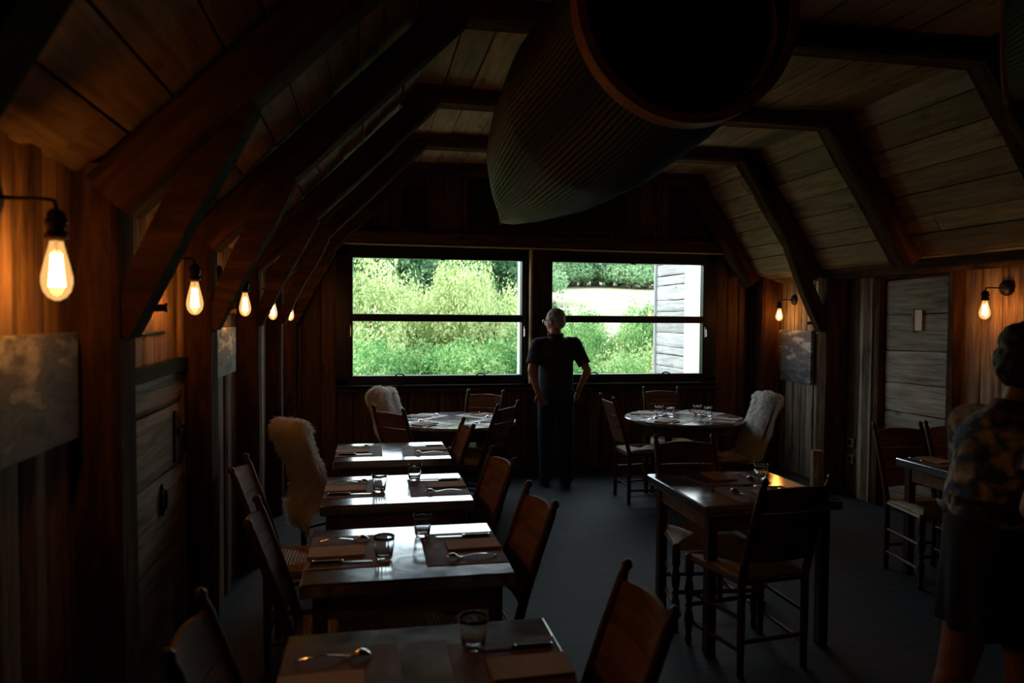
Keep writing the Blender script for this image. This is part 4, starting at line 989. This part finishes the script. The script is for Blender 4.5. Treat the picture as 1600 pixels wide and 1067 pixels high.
# x/y on rays through the windows
def ray(px, dist): 
    a = math.atan((px - 800) / 1147) + math.atan(.19088 / .98106); return (dist * math.tan(a), dist)
BU = [('y', 560, 15.5, 1.35, 1.98), ('y', 605, 18, 1.3, 1.72), ('y', 648, 16.5, 1.3, 1.70), ('y', 700, 18.5, 1.3, 1.62), ('y', 745, 16.5, 1.15, 1.92), ('y', 797, 18, 1.4, 1.72),
      ('g', 575, 12.6, 1.2, 1.32), ('g', 640, 13.0, 1.2, 1.25), ('g', 705, 12.6, 1.2, 1.28), ('g', 770, 13.2, 1.2, 1.30), ('g', 610, 11.2, .9, 1.0), ('g', 740, 11.4, .9, 1.0),
      ('g', 845, 15.5, .9, 1.42), ('g', 886, 16, .75, 1.58), ('g', 948, 17.5, .85, 1.55), ('g', 1008, 17, .85, 1.68), ('g', 1055, 16.5, .9, 1.45),
      ('g', 870, 12.8, 1.2, 1.25), ('g', 930, 12.8, 1.2, 1.15), ('y', 985, 12.8, 1.1, 1.12), ('g', 1030, 12.4, 1.0, 1.2), ('y', 905, 11.2, .9, .95), ('g', 965, 11.2, .9, .95)]
ORD = ['first', 'second', 'third', 'fourth', 'fifth', 'sixth', 'seventh', 'eighth', 'ninth', 'tenth', 'eleventh', 'twelfth', 'thirteenth', 'fourteenth', 'fifteenth', 'sixteenth']
wh = {'y': 'yellow-green willowy bush', 'g': 'fresh green leafy bush'}
for i, (k, px, d, s, sz) in enumerate(BU):
    x, y = ray(px, d); win = 'left' if px < 830 else 'right'; row = 'high row' if d > 14.5 else 'low row'
    same = sorted(b[1] for b in BU if (b[1] < 830) == (px < 830) and (b[2] > 14.5) == (d > 14.5))
    plant(k, 'bush', x, y, s, sz, wh[k] + ', ' + ORD[same.index(px)] + ' from the left in the ' + row + ' outside the ' + win + ' window', 'bush', row + ' of bushes outside the ' + win + ' window', i)
for i, (px, d, s, sz) in enumerate(((545, 31, 2.6, 2.1), (590, 29, 2.4, 2.1), (635, 32, 2.6, 2.1), (680, 30, 2.6, 2.2), (730, 33, 2.8, 2.2), (775, 36, 2.8, 2.1), (800, 34, 1.6, 2.0))):
    x, y = ray(px, d); plant('d', 'tree', x, y, s, sz, 'dark green tree, ' + ORD[i] + ' from the left behind the bushes outside the left window', 'tree', 'dark trees behind the bushes', i)
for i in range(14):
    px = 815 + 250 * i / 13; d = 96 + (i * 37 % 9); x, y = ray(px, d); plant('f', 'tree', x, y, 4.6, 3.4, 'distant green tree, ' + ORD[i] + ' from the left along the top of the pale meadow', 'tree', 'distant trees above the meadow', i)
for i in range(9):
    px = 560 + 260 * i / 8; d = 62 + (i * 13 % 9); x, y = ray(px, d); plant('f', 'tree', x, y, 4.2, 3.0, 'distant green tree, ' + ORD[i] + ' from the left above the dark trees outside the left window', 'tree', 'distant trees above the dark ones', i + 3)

# neighbouring wing: silvered boards and a white rendered return
XW = 3.98
wg = MB().box(XW + .05, XW + 1.5, 8.42, 9.80, -2, 4.2).build('wing_wall', 'back'); tag(wg, kind='structure')
MB().box(XW, XW + .06, 7.86, 8.86, -2, 4.2).build('white_panel', 'white_wall', wg)
z = -1.0; hs = [.17, .12, .15, .2, .13, .16, .11, .19]; i = 0
while z < 4.0:
    h = hs[i % 8]; i += 1
    bar('board', (XW + .02, 8.865, z + h / 2), (XW + .02, 9.78, z + h / 2 + rnd.uniform(-.004, .004)), h - .012, .04, 'ext_board', wg, up=(-1, 0, 0), segs=3, jit=.004, rnded=.2); z += h
bar('corner_board', (XW, 9.80, -1), (XW, 9.80, 4.1), .05, .06, 'ext_board', wg, up=(-1, 0, 0))
jb = MB().box(1.603, 1.68, 7.80, 7.94, .85, 2.5).build('trim_5', 'white_wall'); tag(jb, kind='structure')
